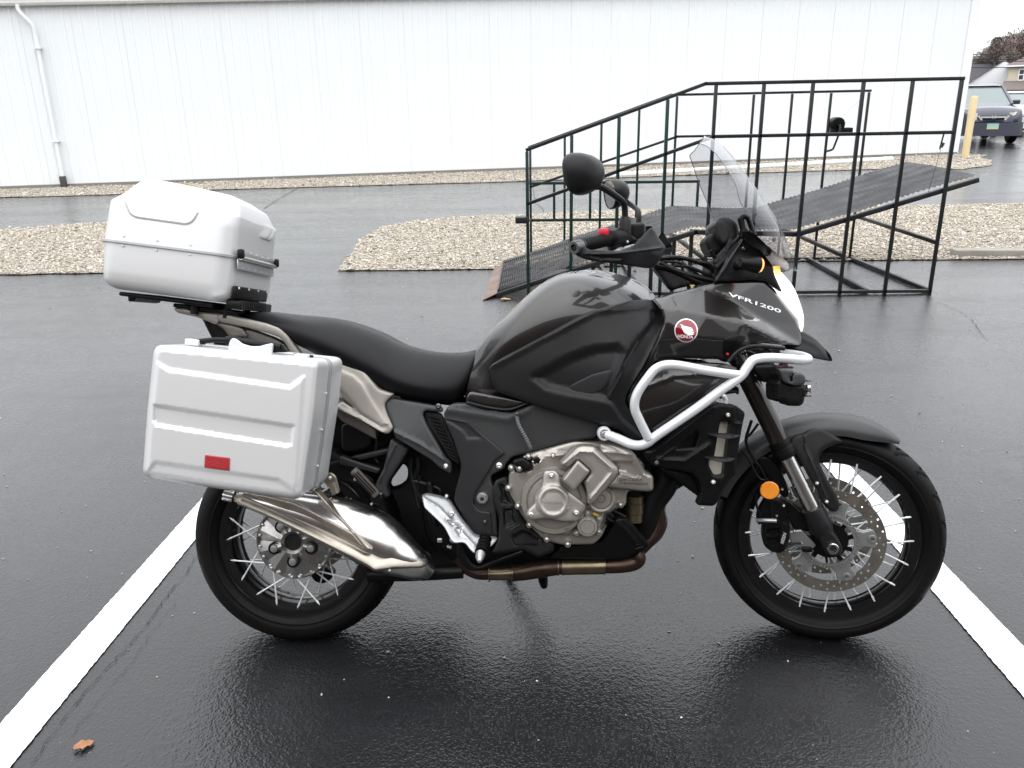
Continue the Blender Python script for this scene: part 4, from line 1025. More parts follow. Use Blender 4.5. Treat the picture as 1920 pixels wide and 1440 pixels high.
# ------------------------------------------------------------------ front end
def fk(crop, x, y, d=-.105): px, py = CR[crop]((x, y)); return S(px, py, d)
a0, a1 = S(1398,700,-.105), S(1523,954,-.105); dv = (a1-a0).normalized(); ctop = a0-dv*.22
def both(mbf, name, mt, ang=35):
    m = mbf(); m.build(name, M[mt], bike, ang=ang); mirS(m).build(name, M[mt], bike, ang=ang)
lens_ = lambda px, py: a0+dv*((S(px, py, -.105)-a0).dot(dv))
both(lambda: lathe(MB(), ctop, dv, [(0,.028),((lens_(1466,838)-ctop).length,.028)], 32), 'fork_upper_tube', 'forkb')
L1 = (lens_(1464,832)-ctop).length
both(lambda: lathe(MB(), ctop, dv, [(L1-.012,.031),(L1,.0315),(L1+.002,.030),(L1+.010,.030),(L1+.012,.0325),(L1+.028,.0325),(L1+.030,.031),(L1+.038,.0305),(L1+.041,.026),(L1+.044,.022)], 32), 'dust_seal', 'black')
L2 = (a1-ctop).length
both(lambda: lathe(MB(), ctop, dv, [(L1+.03,.0215),(L2+.01,.0215)], 32), 'fork_slider', 'chrome')
low = S(1548,1005,-.105); L3 = L2+.0
both(lambda: lathe(MB(), ctop, dv, [(L3-.004,.024),(L3-.003,.0305),(L3+.004,.032),(L3+.045,.033),(L3+.06,.034),(L3+.078,.027),(L3+.10,.02)], 32), 'fork_bottom', 'matt')
P_('axle_clamp', 'd5', [(1035,760),(1130,690),(1210,760),(1270,860),(1283,930),(1230,975),(1120,960),(1070,870)], -.132, 'matt', .05, .010, 6, 8, 5, pick=S)
ax_c = S(*CR['d5']((1180,897)), -.137)
def stl(c, prof, seg, name, mt, parent=bike): 
    m = MB(); lathe(m, c, RS @ Vector((0,-1,0)), prof, seg, cap=(True, True)); return m.build(name, M[mt], parent, ang=35)
stl(ax_c, [(-.01,.0165),(.006,.0165),(.008,.015),(.008,.010),(.002,.0095)], 24, 'axle_nut', 'chrome'); stl(ax_c, [(0,.0092),(.0025,.0092)], 16, 'axle_socket', 'hole')
# mudguard: arched shell over the wheel with a blade down each side
def arch(t0, t1, r0, n, hw, mt, name, thick=.004):
    g = []
    for i in range(n+1):
        t = t0+(t1-t0)*i/n; e = min(1, (n-i)/2.2+.22) if t0 > t1 else 1
        rr = r0; row = []
        for (y, dr) in ((-1.0,-.034),(-.98,-.014),(-.80,.002),(-.4,.010),(0,.012),(.4,.010),(.80,.002),(.98,-.014),(1.0,-.034)):
            a = rad(t); q = rr+dr*(1 if e >= 1 else e)-(0 if e >= 1 else (1-e)*.004); row.append(st(Vector((1.595+q*math.cos(a), y*hw*(e**.4), FW+q*math.sin(a)))))
        g.append(row)
    m = MB(); surf(m, g, 3, 3, thick); return m.build(name, M[mt], bike, ang=50)
arch(158, 58.5, .350, 12, .070, 'grey', 'front_mudguard')
P_('mudguard_blade', 'd4', [(655,170),(690,143),(740,133),(790,142),(860,185),(912,222),(850,235),(790,260),(762,290),(752,335),(800,440),(850,520),(882,600),(864,642),(820,635),(775,590),(735,500),(690,430),(640,330),(605,285),(570,235),(600,180)],
   [(740,130,-.074),(1500,800,-.07)] and [(1531,802,-.074),(1500,830,-.086),(1545,860,-.094),(1565,940,-.100),(1575,830,-.080)], 'matt', .018, .007, 6, 10, 5, pick=S, ridges=[([(668,190),(672,260),(745,420),(800,560)], 3, .003)])
for (x, y, r) in ((742,467,11),(800,578,11)): bolt('d4', x, y, -.108, r, 'bolt', S)
P_('mudguard_blade', 'd4', [(655,170),(690,143),(740,133),(790,142),(860,185),(912,222),(850,235),(790,260),(762,290),(752,335),(800,440),(850,520),(882,600),(864,642),(820,635),(775,590),(735,500),(690,430),(640,330),(605,285),(570,235),(600,180)], .085, 'matt', .012, .005, 6, 10, 8, pick=lambda a, b, y: (lambda q: st(Vector((q.x, -q.y, q.z))))(RS.inverted() @ (S(a, b, -y)-AX_O)+AX_O))
P_('mudguard_stay', 'd4', [(420,300),(480,330),(540,420),(575,520),(560,560),(500,520),(450,430),(380,340)], -.074, 'black', .02, .004, 4, 8, 6, pick=S)
# calliper, bracket, reflector, lines
P_('caliper_bracket', 'd4', [(520,640),(545,560),(600,590),(660,640),(720,700),(722,760),(650,752),(600,745),(578,690)], -.088, 'black', .02, .004, 4, 6, 5, pick=S)
cal, Dc = P_('brake_caliper', 'd4', [(432,690),(490,680),(560,690),(584,725),(578,800),(556,868),(520,888),(470,880),(425,845),(411,800),(416,730)], [(1440,980,-.115),(1470,975,-.125),(1480,1020,-.125),(1440,1010,-.112)], 'black', .055, .010, 7, 6, 4, pick=S,
   steps=[([(445,745),(515,740),(515,768),(445,770)], .008, 2), ([(445,800),(510,795),(505,822),(440,822)], .008, 2), ([(530,695),(560,700),(580,730),(572,800),(545,860),(520,850),(515,780)], -.007, 2)])
text_on('caliper_lettering', 'NISSIN', CR['d4']((541,797)), 20, 6.5, -73, -.137, M['white'], cal, S, .25)
m = MB(); P = [fk('d4', 380,690,-.11), fk('d4', 430,690,-.125), fk('d4', 500,692,-.13)]; tube(m, P, .006, 10, 3); m.build('bleed_pin', M['alu'], cal)
P_('caliper_carrier', 'd4', [(385,640),(430,560),(470,560),(560,580),(575,640),(560,690),(430,700),(390,720),(378,690)], -.094, 'black', .03, .006, 4, 5, 4, pick=S)
for (x, y, r, mt) in ((532,505,8,'bolt'),(541,602,10,'bolt'),(588,503,5,'bolt'),(607,754,9,'bolt'),(500,663,7,'bolt'),(470,885,6,'bolt'),(650,828,8,'bolt')): bolt('d4', x, y, -.112, r, mt, S)
P_('sensor_bracket', 'd4', [(560,760),(650,745),(700,800),(740,840),(700,870),(640,860),(590,830)], -.095, 'discc', .008, .003, 3, 5, 4, pick=S)
m = MB(); c = fk('d4', 680,862,-.10); box(m, c, (.028,.02,.014), RS, .003); m.build('wheel_sensor', M['black'], bike)
rc = fk('d4', 457,508,-.135); refl = stl(rc, [(-.012,.0285),(.0,.0285),(.003,.0275)], 32, 'reflector_bezel', 'black'); stl(rc, [(0,.0262),(.004,.0262),(.006,.024)], 32, 'amber_reflector', 'amber', refl)
for pts, r in (([(290,262),(330,320),(370,400),(400,440),(440,452)], .0035), ([(340,300),(400,370),(430,430),(450,460)], .003), ([(520,555),(580,585),(640,640)], .003), ([(470,570),(470,620),(475,680)], .0035), ([(350,90),(330,150),(318,190),(322,240),(380,350)], .0045), ([(390,110),(345,170),(320,190)], .004), ([(378,530),(380,600),(400,660)], .0035), ([(540,840),(590,830),(650,828)], .003)):
    m = MB(); tube(m, [fk('d4', x, y, -.118+.0002*i) for i, (x, y) in enumerate(pts)], r, 8, 5); m.build('brake_line', M['black'], bike)
# triple clamp, headstock clutter behind the crash bar
P_('lower_triple_clamp', 'd6', [(1050,220),(1180,190),(1330,200),(1345,330),(1230,350),(1130,300),(1060,290)], -.085, 'black', .17, .012, 5, 6, 6, pick=S)
P_('horn_bracket', 'd6', [(880,400),(1010,380),(1020,430),(900,450)], -.03, 'black', .03, .004, 4, 4, 6)

# ------------------------------------------------------------------ frame, swingarm and dark inner masses
P_('engine_block', None, [(770,800),(960,790),(1200,800),(1320,830),(1300,900),(1240,935),(1215,1000),(1190,1050),(1000,1062),(860,1066),(800,1010),(780,900)], -.06, 'black', .14, .01, 8, 15, 14)
P_('swingarm', None, [(640,860),(760,800),(860,880),(868,1000),(860,1072),(740,1082),(690,1080),(650,1040),(600,980),(560,1000),(545,1020),(560,990),(600,940)], .10, 'frame', .05, .01, 8, 12, 12, holes=[cr('c3', [(338,700),(440,560),(475,600),(470,680),(400,735),(335,750)])])
P_('inner_mudguard', None, [(620,800),(720,780),(830,860),(850,960),(850,1040),(780,1020),(700,960),(650,900)], -.02, 'black', .05, .01, 8, 20, 12, holes=[cr('c3', [(338,700),(440,560),(475,600),(470,680),(400,735),(335,750)])])
P_('rear_caliper', 'c5', [(960,860),(1010,800),(1100,820),(1140,860),(1130,900),(1060,940),(1000,920)], .09, 'black', .04, .006, 5, 5, 6, label='black rear brake calliper behind the disc')
m = MB(); tube(m, [B(690,1077,-.10), B(780,1076,-.10), B(868,1071,-.10)], .021, 16, 3); m.build('side_stand_bar', M['black'], bike)
P_('stand_bracket', 'c5', [(1385,860),(1500,872),(1585,892),(1560,925),(1480,965),(1400,930)], -.07, 'matt', .04, .006, 4, 6, 6)
P_('rear_frame_box', 'c3', [(0,285),(150,290),(205,310),(222,400),(215,440),(150,480),(60,490),(0,470)], -.10, 'black', .12, .008, 5, 8, 7)
P_('mudguard_side', None, [(600,760),(680,790),(760,800),(740,830),(680,850),(640,880),(610,880)], -.04, 'black', .05, .01, 8, 12, 10)
P_('peg_bracket', 'c3', [(350,385),(490,455),(330,700),(325,740),(345,800),(300,812),(250,790),(238,720),(300,600)], [(640+350/3.79,820,-.17),(700,930,-.205),(770,835,-.15)], 'frame', .03, .006, 5, 8, 5, ridges=[([(380,440),(270,700)], 3, .003)])
P_('frame_strut', 'c3', [(-10,508),(140,560),(285,605),(262,640),(120,600),(-10,575)], -.15, 'frame', .025, .005, 4, 5, 5)
P_('frame_strut', 'c3', [(60,520),(375,445),(378,485),(140,540)], -.15, 'frame', .025, .005, 4, 5, 5)
m = MB(); A = B(*CR['c3']((85,610)), -.235); Bq = B(*CR['c3']((255,790)), -.225); bar(m, A, Bq, .020, .028, .004, up=(0,1,0)); pg = m.build('passenger_peg', M['raild'], bike)
m = MB(); o_ = Vector((0,-.0145,0)); d_ = (Bq-A).normalized(); n_ = d_.cross(Vector((0,1,0)))
for q in (-.006, .001, .008): bar(m, A+o_+n_*q+d_*.01, Bq+o_+n_*q-d_*.01, .003, .003)
m.build('peg_rubber', M['black'], pg)
P_('peg_hinge', 'c3', [(215,780),(260,760),(300,810),(270,860),(225,850),(205,810)], -.225, 'black', .03, .004, 3, 4, 4)
for (x, y, r) in ((98,678,10),(282,778,7),(215,852,9)): bolt('c3', x, y, -.24, r, 'bolt')
for pts in ([(500,530),(490,600),(500,670),(530,760),(560,880)], [(540,520),(545,600),(515,680)], [(500,685),(600,710),(690,745),(700,780)], [(240,330),(250,420),(240,520),(260,560)], [(560,650),(545,760),(600,860)]):
    m = MB(); tube(m, [B(*CR['c3'](p), -.13) for p in pts], .0075 if pts[0][0] > 450 else .004, 8, 5); m.build('brake_hose', M['black'], bike)
P_('brake_cylinder', 'c3', [(600,700),(640,690),(680,940),(690,1020),(650,1000),(620,900)], -.17, 'black', .03, .008, 5, 5, 5)
m = MB(); bb = B(*CR['c3']((700,1110)), -.2); box(m, bb, (.014,.01,.012), None, .002); m.build('brake_switch', M['bolt'], bike)
for (x, y) in ((760,1155),(775,1160)): bolt('c3', x, y, -.17, 12, 'bolt')

# grey spar and side plates
Dspar = [(740,790,-.150),(832,767,-.160),(905,770,-.165),(1000,760,-.178),(1100,790,-.190),(1125,815,-.185),(1000,846,-.170),(930,900,-.172),(860,900,-.160),(925,1000,-.165)]
P_('frame_spar', None, cr('c3', [(725,215),(760,155),(800,140),(880,140),(1000,178),(1210,205),(1330,150),(1480,120)])+[(1060,765),(1127,797),(1116,821),(1060,829),(1000,846)]+cr('c3', [(1210,520),(1168,565),(1160,600),(1062,650),(1062,690),(1085,740),(1110,790),(1100,870),(1112,1085),(950,1085),(870,950),(800,830),(808,760),(845,630),(850,560),(790,380)]),
   Dspar, 'grey', .05, .005, 4, 6, 7, ridges=[(cr('c3', [(760,185),(1000,225),(1180,255),(1330,190)]), 9, .004)], mirror=True)
def cf(L): return [tuple(p) for p in L]
P_('frame_cover', 'c3', [(718,232),(890,262),(1162,486),(1150,506),(1085,546),(1060,600),(945,780),(935,850),(985,905),(1058,908),(1072,1086),(950,1083),(870,950),(800,830),(810,760),(848,630),(850,560),(790,380)],
   [(a, b, c-.014) for a, b, c in Dspar], 'frame', .012, .003, 3, 6, 6, steps=[([(735,250),(885,280),(1000,385),(900,385),(860,330)], .003, 3)])
P_('tail_side_cover', 'c3', [(302,132),(350,98),(640,150),(716,168),(720,203),(600,188),(578,215),(606,290),(740,525),(782,562),(780,640),(705,600),(640,540),(380,380),(366,305),(316,180)],
   [(720,757,-.150),(830,765,-.158),(760,800,-.168),(740,820,-.175),(840,880,-.172)], 'grey', .02, .005, 4, 6, 6, ridges=[([(375,340),(560,430),(760,560)], 6, .006)], mirror=True)
P_('vent_panel', 'c3', [(588,208),(600,196),(705,210),(722,240),(785,375),(850,560),(835,578),(765,525),(612,285)], -.142, 'hole', .02, .003, 3, 4, 7)
for k in range(12):
    t = k/11; x0_ = 618+t*165; y0_ = 228+t*305; x1_ = 700+t*135; m = MB(); q0, q1 = B(*CR['c3']((x0_, y0_-6)), -.148), B(*CR['c3']((x1_-4, y0_+16)), -.150); bar(m, q0, q1, .010, .0035, 0, up=(0, 0, 1)); m.build('vent_slat', M['matt'], bike)
for (x, y, dd, r, mt) in ((690,158,-.165,20,'dbolt'),(743,583,-.19,18,'bolt'),(1122,580,-.182,22,'bolt'),(1020,978,-.190,13,'dbolt'),(748,797,-.175,14,'bolt'),(475,435,-.17,5,'dbolt')): bolt('c3', x, y, dd, r, mt)
LZ(B(*CR['c3']((1002,812)), -.178), [(-.01,.0165),(.004,.0165),(.006,.015)], 28, 'pivot_washer', 'discc', bike)
LZ(B(*CR['c3']((1002,812)), -.18), [(0,.0135),(.010,.0135),(.012,.012),(.012,.0065),(.004,.006)], 6, 'pivot_nut', 'bolt', bike)
LZ(B(*CR['c3']((1002,812)), -.185), [(0,.006),(.0065,.006)], 16, 'pivot_bore', 'hole', bike)
m = MB(); pts = [B(*CR['c3'](p), d) for p, d in (((1242,205),-.190),((1262,290),-.198),((1310,380),-.198),((1350,462),-.190))]
Q = [Vector(q) for q in cat([tuple(p) for p in pts], 12)]; rr_ = [.0062 if i % 2 else .0048 for i in range(len(Q))]; tube(m, Q, rr_, 10, 1, False); m.build('corrugated_hose', mat('grey_hose', (.10,.10,.105), .45), bike)
bolt('c3', 1250, 212, -.196, 14, 'dbolt'); bolt('c3', 1352, 455, -.192, 12, 'dbolt')
# footrest carrier, peg, pedal
fr, _ = P_('footrest_bracket', 'c3', [(568,792),(600,780),(690,795),(765,822),(850,955),(950,1080),(1116,1096),(1080,1140),(1030,1180),(960,1215),(925,1190),(875,1125),(800,1135),(770,1092),(735,1020),(690,975),(620,908),(590,880)], [(795,930,-.200),(840,970,-.222),(920,1010,-.225)], 'alu', .014, .005, 4, 8, 4,
   ridges=[([(575,800),(690,870),(850,1040),(950,1150)], 3, .003)], steps=[([(740,960),(830,990),(790,1010)], .005, 2), ([(810,1030),(855,1010),(840,1080)], .005, 2)])
for (x, y, r) in ((782,922,22),): bolt('c3', x, y, -.222, r, 'bolt')
bolt('c3', 798, 1104, -.234, 26, 'alu')
m = MB(); tube(m, [B(*CR['c3']((1022,1085)), -.215), B(*CR['c3']((1002,1175)), -.265), B(*CR['c3']((992,1205)), -.285)], [.016,.0175,.016], 16, 4); pgm = m.build('footpeg', M['black'], bike)
m = MB()
for k in range(5): c0_ = B(*CR['c3']((1022-6*k,1105+22*k)), -.225-.013*k); lathe(m, c0_, (B(*CR['c3']((992,1205)), -.285)-B(*CR['c3']((1022,1085)), -.215)), [(0,.019),(.005,.019)], 16)
m.build('peg_rib', M['rubber'], pgm)
m = MB(); tube(m, [B(*CR['c3']((990,1200)), -.28), B(*CR['c3']((982,1235)), -.298), B(*CR['c3']((980,1262)), -.312)], [.014,.0115,.005], 14, 3, False); m.build('peg_feeler', M['alu'], pgm)
P_('brake_pedal', 'c3', [(822,1125),(870,1150),(885,1215),(925,1275),(975,1300),(1100,1245),(1285,1180),(1292,1202),(1140,1262),(972,1332),(905,1325),(850,1280),(815,1210)], -.195, 'black', .014, .004, 4, 8, 5)
sg, Dg = P_('engine_side_guard', 'c3', [(1072,760),(1092,682),(1180,648),(1202,760),(1262,900),(1340,1010),(1450,1110),(1516,1128),(1516,1190),(1400,1235),(1292,1180),(1100,1212),(1060,1205),(1116,1096),(1118,950),(1085,870)], [(930,900,-.180),(960,980,-.190),(1020,1030,-.18)], 'black', .014, .005, 5, 8, 5,
   steps=[([(1122,722),(1150,716),(1165,780),(1198,852),(1138,840),(1148,780)], .006, 2), ([(1155,892),(1215,890),(1228,990),(1160,1012)], .006, 2), ([(1210,1090),(1290,1040),(1400,1100),(1392,1140),(1240,1142)], .006, 2)])
for cx_, cy_ in [(1150+8*i-5*(j%2), 745+17*j) for j in range(6) for i in range(2)]+[(1175+16*i, 905+16*j) for j in range(6) for i in range(3)]+[(1250+18*i+9*(j%2), 1078+15*j) for j in range(4) for i in range(8)]:
    q = CR['c3']((cx_, cy_)); LZ(B(*q, -.184), [(0,.0016),(.0015,.0016)], 6, 'guard_perforation', 'hole', sg)
bar_ = P_('guard_rib', 'c3', [(1178,1046),(1268,996),(1272,1002),(1184,1052)], -.196, 'frame', .006, .001, 2, 2, 4, parent=sg)

# ------------------------------------------------------------------ engine
P_('crankcase', 'c4', [(455,305),(720,228),(800,205),(990,215),(1040,230),(1390,400),(1380,600),(1240,640),(1235,755),(1110,800),(1040,1000),(965,1082),(700,1088),(540,1052),(400,930),(312,780),(238,640),(242,480),(300,400),(380,330)], [(1000,900,-.182),(1120,950,-.182),(1180,860,-.170),(1050,1010,-.175)], 'taupe', .08, .01, 7, 8, 7,
   steps=[([(270,380),(430,350),(440,450),(390,475),(300,470)], .02, 3), ([(1060,830),(1180,800),(1100,900),(1020,960)], .03, 3)], ridges=[([(700,330),(560,340),(380,480)], 10, .012)])
LZ(B(*CR['c4']((625,715)), -.19), [(-.03,.094),(.010,.094),(.016,.090),(.0165,.078),(.012,.076),(.012,.0745),(.0165,.0725),(.018,.06),(.018,.02)], 72, 'clutch_housing', 'taupe', bike)
cc, Dcc = P_('clutch_cover', 'c4', [(532,492),(545,460),(640,458),(668,485),(692,585),(742,628),(895,745),(882,800),(840,835),(822,888),(700,892),(540,862),(430,880),(388,842),(398,800),(462,735),(458,690),(525,590)], [(1000,900,-.226),(1040,940,-.236),(1085,950,-.228),(1036,890,-.226)], 'taupe', .02, .006, 5, 9, 5,
   steps=[([(618+135*math.cos(i*PI/12), 725+135*math.sin(i*PI/12)) for i in range(24)], -.006, 3), ([(618+101*math.cos(i*PI/12), 725+101*math.sin(i*PI/12)) for i in range(24)], .002, 1.2)])
text_on('cover_engraving', 'HONDA', CR['c4']((618,733)), 34, 3.2, 0, -.2415, mat('engraving', (.27,.245,.22), .4, .6), cc)
for (x, y) in ((603,500),(430,832),(813,815)): bolt('c4', x, y, -.238, 24, 'bolt', parent=cc)
P_('chevron_cover', 'c4', [(662,402),(818,258),(868,247),(960,252),(1002,290),(1160,428),(1172,465),(1150,512),(958,742),(908,752),(902,640),(878,562),(872,552),(942,466),(826,362),(742,442)], [(1090,835,-.252),(1150,880,-.258),(1110,930,-.252)], 'taupe', .04, .012, 7, 7, 5,
   ridges=[([(690,420),(840,300),(950,300),(1110,440),(1115,480),(930,700)], 5, .004)])
P_('centre_bar', 'c4', [(826,372),(932,466),(790,636),(692,542)], -.262, 'taupe', .04, .006, 5, 4, 5)
dct, Dd = P_('transmission_cover', 'c4', [(1002,225),(1110,238),(1305,312),(1400,478),(1462,500),(1464,636),(1385,638),(1075,600),(1085,560),(1172,480),(1160,430),(1008,305)], [(1130,835,-.232),(1200,860,-.236),(1220,915,-.228),(1150,915,-.236)], 'taupe', .06, .012, 8, 9, 5,
   steps=[([(1118,388),(1282,388),(1348,508),(1300,508),(1180,470)], .009, 2.5)], ridges=[([(1010,300),(1290,325),(1390,500)], 4, .003)])
for tx, c_, w_ in (('Dual Clutch', (1262,536), 47), ('Transmission', (1292,566), 56)):
    v_, f_ = text_mesh(tx, True); A_ = np.array(v_)
    text_on('cover_lettering', tx, CR['c4'](c_), w_, 5.6, 2.5, -.2378, M['ink'], dct, B, .3, True)
LZ(B(*CR['c4']((1020,690)), -.195), [(-.02,.040),(.010,.040),(.014,.036),(.013,.030),(.009,.029),(.012,.027),(.013,.012),(.010,.011),(.012,.009)], 48, 'water_pump', 'taupe', bike)
LZ(B(*CR['c4']((905,928)), -.205), [(-.02,.029),(.010,.029),(.015,.026),(.0155,.021),(.013,.0205),(.015,.019)], 40, 'oil_filter_cap', 'taupe', bike)
for (x, y) in ((905,815),(1008,865),(1005,975),(815,985)): 
    LZ(B(*CR['c4']((x, y)), -.20), [(-.01,.0085),(.008,.0085),(.010,.007)], 14, 'cap_lug', 'taupe', bike); bolt('c4', x, y, -.212, 13, 'bolt')
for (x, y) in ((264,435),(333,440),(410,340),(617,333),(240,605),(320,758),(418,916),(563,1035),(740,1078),(1185,745)):
    LZ(B(*CR['c4']((x, y)), -.180), [(-.01,.0088),(.010,.0088),(.012,.007)], 14, 'bolt_boss', 'taupe', bike); bolt('c4', x, y, -.194, 17, 'bolt')
P_('sensor_cover', 'c4', [(270,392),(290,372),(368,350),(400,378),(432,400),(434,448),(392,470),(360,440),(300,425)], -.200, 'black', .03, .005, 4, 5, 5)
LZ(B(*CR['c4']((478,375)), -.195), [(-.02,.010),(.012,.010),(.014,.008)], 24, 'oil_filler', 'black', bike); m = MB(); tube(m, [B(*CR['c4']((442,380)), -.205), B(*CR['c4']((480,405)), -.207), B(*CR['c4']((518,378)), -.205)], .0022, 8, 5); m.build('filler_ring', M['chrome'], bike)
P_('sight_glass', 'c4', [(705,935),(765,928),(768,985),(735,1010),(698,985)], -.206, 'raild', .01, .003, 3, 6, 4); LZ(B(*CR['c4']((738,955)), -.208), [(0,.005),(.004,.005)], 16, 'oil_window', 'brassy', bike)
m = MB(); lathe(m, B(1190,930,-.10), (B(1188,985,-.10)-B(1190,930,-.10)), [(0,.026),(.02,.026),(.022,.028),(.05,.028),(.052,.026),(.075,.026)], 32); m.build('exhaust_valve', M['bronze'], bike)
P_('knock_box', 'c4', [(1030,840),(1110,795),(1150,860),(1100,900),(1040,990),(1015,960)], -.15, 'black', .04, .006, 4, 5, 5)
m = MB(); tube(m, [B(*CR['c4']((960,825)), -.2), B(*CR['c4']((1000,840)), -.19)], .004, 8, 2); m.build('yellow_plug', mat('yellow_plastic', (.5,.33,.03), .5), bike)
for pts in ([(1050,830),(1100,880),(1180,900)], [(1080,760),(1130,800),(1230,850)]): 
    m = MB(); tube(m, [B(*CR['c4'](p), -.15) for p in pts], .006, 8, 5); m.build('wiring_loom', M['black'], bike)
# header pipes and belly
m = MB(); tube(m, [B(*CR['c4'](p), -.05) for p in ((1560,420),(1545,560),(1450,720),(1400,880),(1380,1020))], [.042,.045,.042,.040,.030], 20, 5); m.build('downpipe_guard', M['black'], bike)
for dx, yy in ((0,-.06),(26,.0),(46,.05)):
    m = MB(); tube(m, [B(1225+dx*.3,925,yy), B(*CR['c4']((1505-dx*.2+dx*.4,800)), yy), B(*CR['c4']((1512+dx*.4,900)), yy), B(*CR['c4']((1470+dx*.4,1000)), yy), B(*CR['c4']((1400,1080)), yy), B(*CR['c4']((1300,1180)), yy)], .019, 16, 5); m.build('header_pipe', M['rust'], bike)
P_('belly_pan', 'c4', [(1150,862),(1228,868),(1300,930),(1432,1085),(1420,1112),(1300,1190),(1190,1212),(580,1205),(640,1130),(700,1100),(960,1080),(1036,1055),(1060,1020),(1130,930)], [(1040,1040,-.14),(1180,1000,-.165),(1210,1030,-.12),(1150,1045,-.13)], 'black', .12, .01, 7, 6, 7,
   ridges=[([(1130,925),(1035,1050),(960,1082),(700,1103),(590,1190)], 3, .006), ([(1150,900),(1230,960),(1330,1090)], 8, .008)])
P_('belly_pan_tab', 'c4', [(1305,1120),(1375,1100),(1380,1106),(1308,1127)], -.150, 'frame', .004, .001, 1, 1, 3)
def pipe(pts, rs, mt, nm, y=-.10):
    m = MB(); tube(m, [B(*CR['c4'](p), y) for p in pts], rs, 24, 5); return m.build(nm, M[mt], bike)
pipe([(1310,1165),(1335,1200),(1300,1240),(1190,1262),(1040,1268)], [.022,.023,.022,.0215,.021], 'rust', 'exhaust_pipe')
pipe([(1050,1267),(860,1270),(690,1274)], [.0235,.0235,.0235], 'bronze', 'exhaust_pipe'); pipe([(700,1274),(520,1285),(380,1310),(270,1325)], [.021,.027,.026,.024], 'rust', 'exhaust_pipe')
pipe([(275,1325),(180,1330),(80,1330)], [.020,.0195,.019], 'bronze', 'exhaust_pipe'); pipe([(85,1330),(20,1332),(-40,1322),(-130,1270),(-190,1190)], [.018,.0175,.0175,.018,.018], 'rust', 'exhaust_pipe')
for x, y in ((1050,1267),(700,1274),(660,1276),(275,1325),(80,1330)): 
    m = MB(); lathe(m, B(*CR['c4']((x-8, y)), -.10), (B(*CR['c4']((x+20, y)), -.10)-B(*CR['c4']((x-8, y)), -.10)), [(0,.021),(.001,.0248),(.004,.0248),(.005,.021)], 24); m.build('pipe_weld', M['bronze'], bike)
m = MB(); tube(m, [B(1015,1062,.06), B(1018,1085,.10), B(1020,1098,.13)], [.016,.016,.012], 12, 3); sx_ = m; m.build('side_stand', M['black'], bike)
# side stand foot reaching the ground on the far side
m = MB(); q0 = B(1018,1070,.10); gp = RL @ Vector((.62,.36,.012)); tube(m, [q0, q0.lerp(gp, .5), gp], [.016,.013,.012], 12, 3); m.build('side_stand_leg', M['black'], bike)
m = MB(); w0 = Vector((.62,.37,.006)); box(m, (0,0,0), (.085,.06,.009), None, .003); m.v = [RL @ (p+w0) for p in m.v]; m.build('side_stand_foot', M['black'], bike)

# ------------------------------------------------------------------ exhaust silencer
def K(x, y, d=-.20): return B(*CR['c5']((x, y)), d)
m = MB(); tube(m, [K(440,290), K(640,330), K(900,395), K(1200,490), K(1420,590), K(1580,690), K(1720,770), K(1830,830,-.16)], [.022,.036,.056,.074,.080,.070,.050,.035], 40, 6); sil = m.build('silencer', M['chrome'], bike, ang=50)
P_('silencer_shield', 'c5', [(345,250),(440,254),(620,322),(800,410),(1100,550),(1385,690),(1440,684),(1510,738),(1590,690),(1680,668),(1850,745),(1850,800),(1800,826),(1600,828),(1450,850),(1400,815),(1300,762),(1000,610),(700,462),(500,372),(352,300)],
   [(430,930,-.232),(560,975,-.262),(660,1020,-.282),(700,1050,-.285),(760,1058,-.262),(800,1060,-.235)], 'titan', .05, .020, 10, 6, 6, parent=sil)
P_('silencer_strap', 'c5', [(440,250),(620,268),(830,318),(950,372),(1290,556),(1395,690),(1370,682),(1100,548),(800,408),(620,320)], [(450,926,-.226),(560,945,-.258),(650,990,-.282),(690,1030,-.290)], 'titan', .03, .005, 5, 5, 6, parent=sil, label='brushed upper shield of the silencer')
P_('silencer_brace', 'c5', [(985,232),(1015,240),(1140,380),(1310,560),(1440,685),(1395,690),(1280,556),(1120,390)], [(590,920,-.262),(640,970,-.288),(700,1030,-.292)], 'titan', .03, .005, 4, 4, 5, parent=sil)
for q in (0, 26):
    m = MB(); c_ = K(338+q, 272+q*.25, -.222); lathe(m, c_, K(300, 262, -.222)-K(400, 290, -.222), [(-.012,.0165),(.0,.0175),(.006,.0165),(.006,.0125),(-.004,.012)], 24, cap=(False, True)); m.build('tail_pipe_ring', M['chrome'], sil)
P_('silencer_bracket', 'c5', [(1058,165),(1082,120),(1118,100),(1158,128),(1192,245),(1110,222)], -.205, 'brassy', .004, .002, 3, 4, 4); bolt('c5', 1118, 143, -.212, 13, 'bolt'); bolt('c5', 1562, 836, -.268, 13, 'bolt')
m = MB(); tube(m, [K(1130,180,-.2), K(1160,260,-.2)], .012, 10, 2); m.build('bracket_boss', M['brassy'], bike)
P_('tail_box', 'c2', [(1340,1010),(1470,960),(1560,1000),(1700,1090),(1760,1250),(1600,1150),(1470,1120)], -.12, 'black', .1, .01, 6, 8, 8)
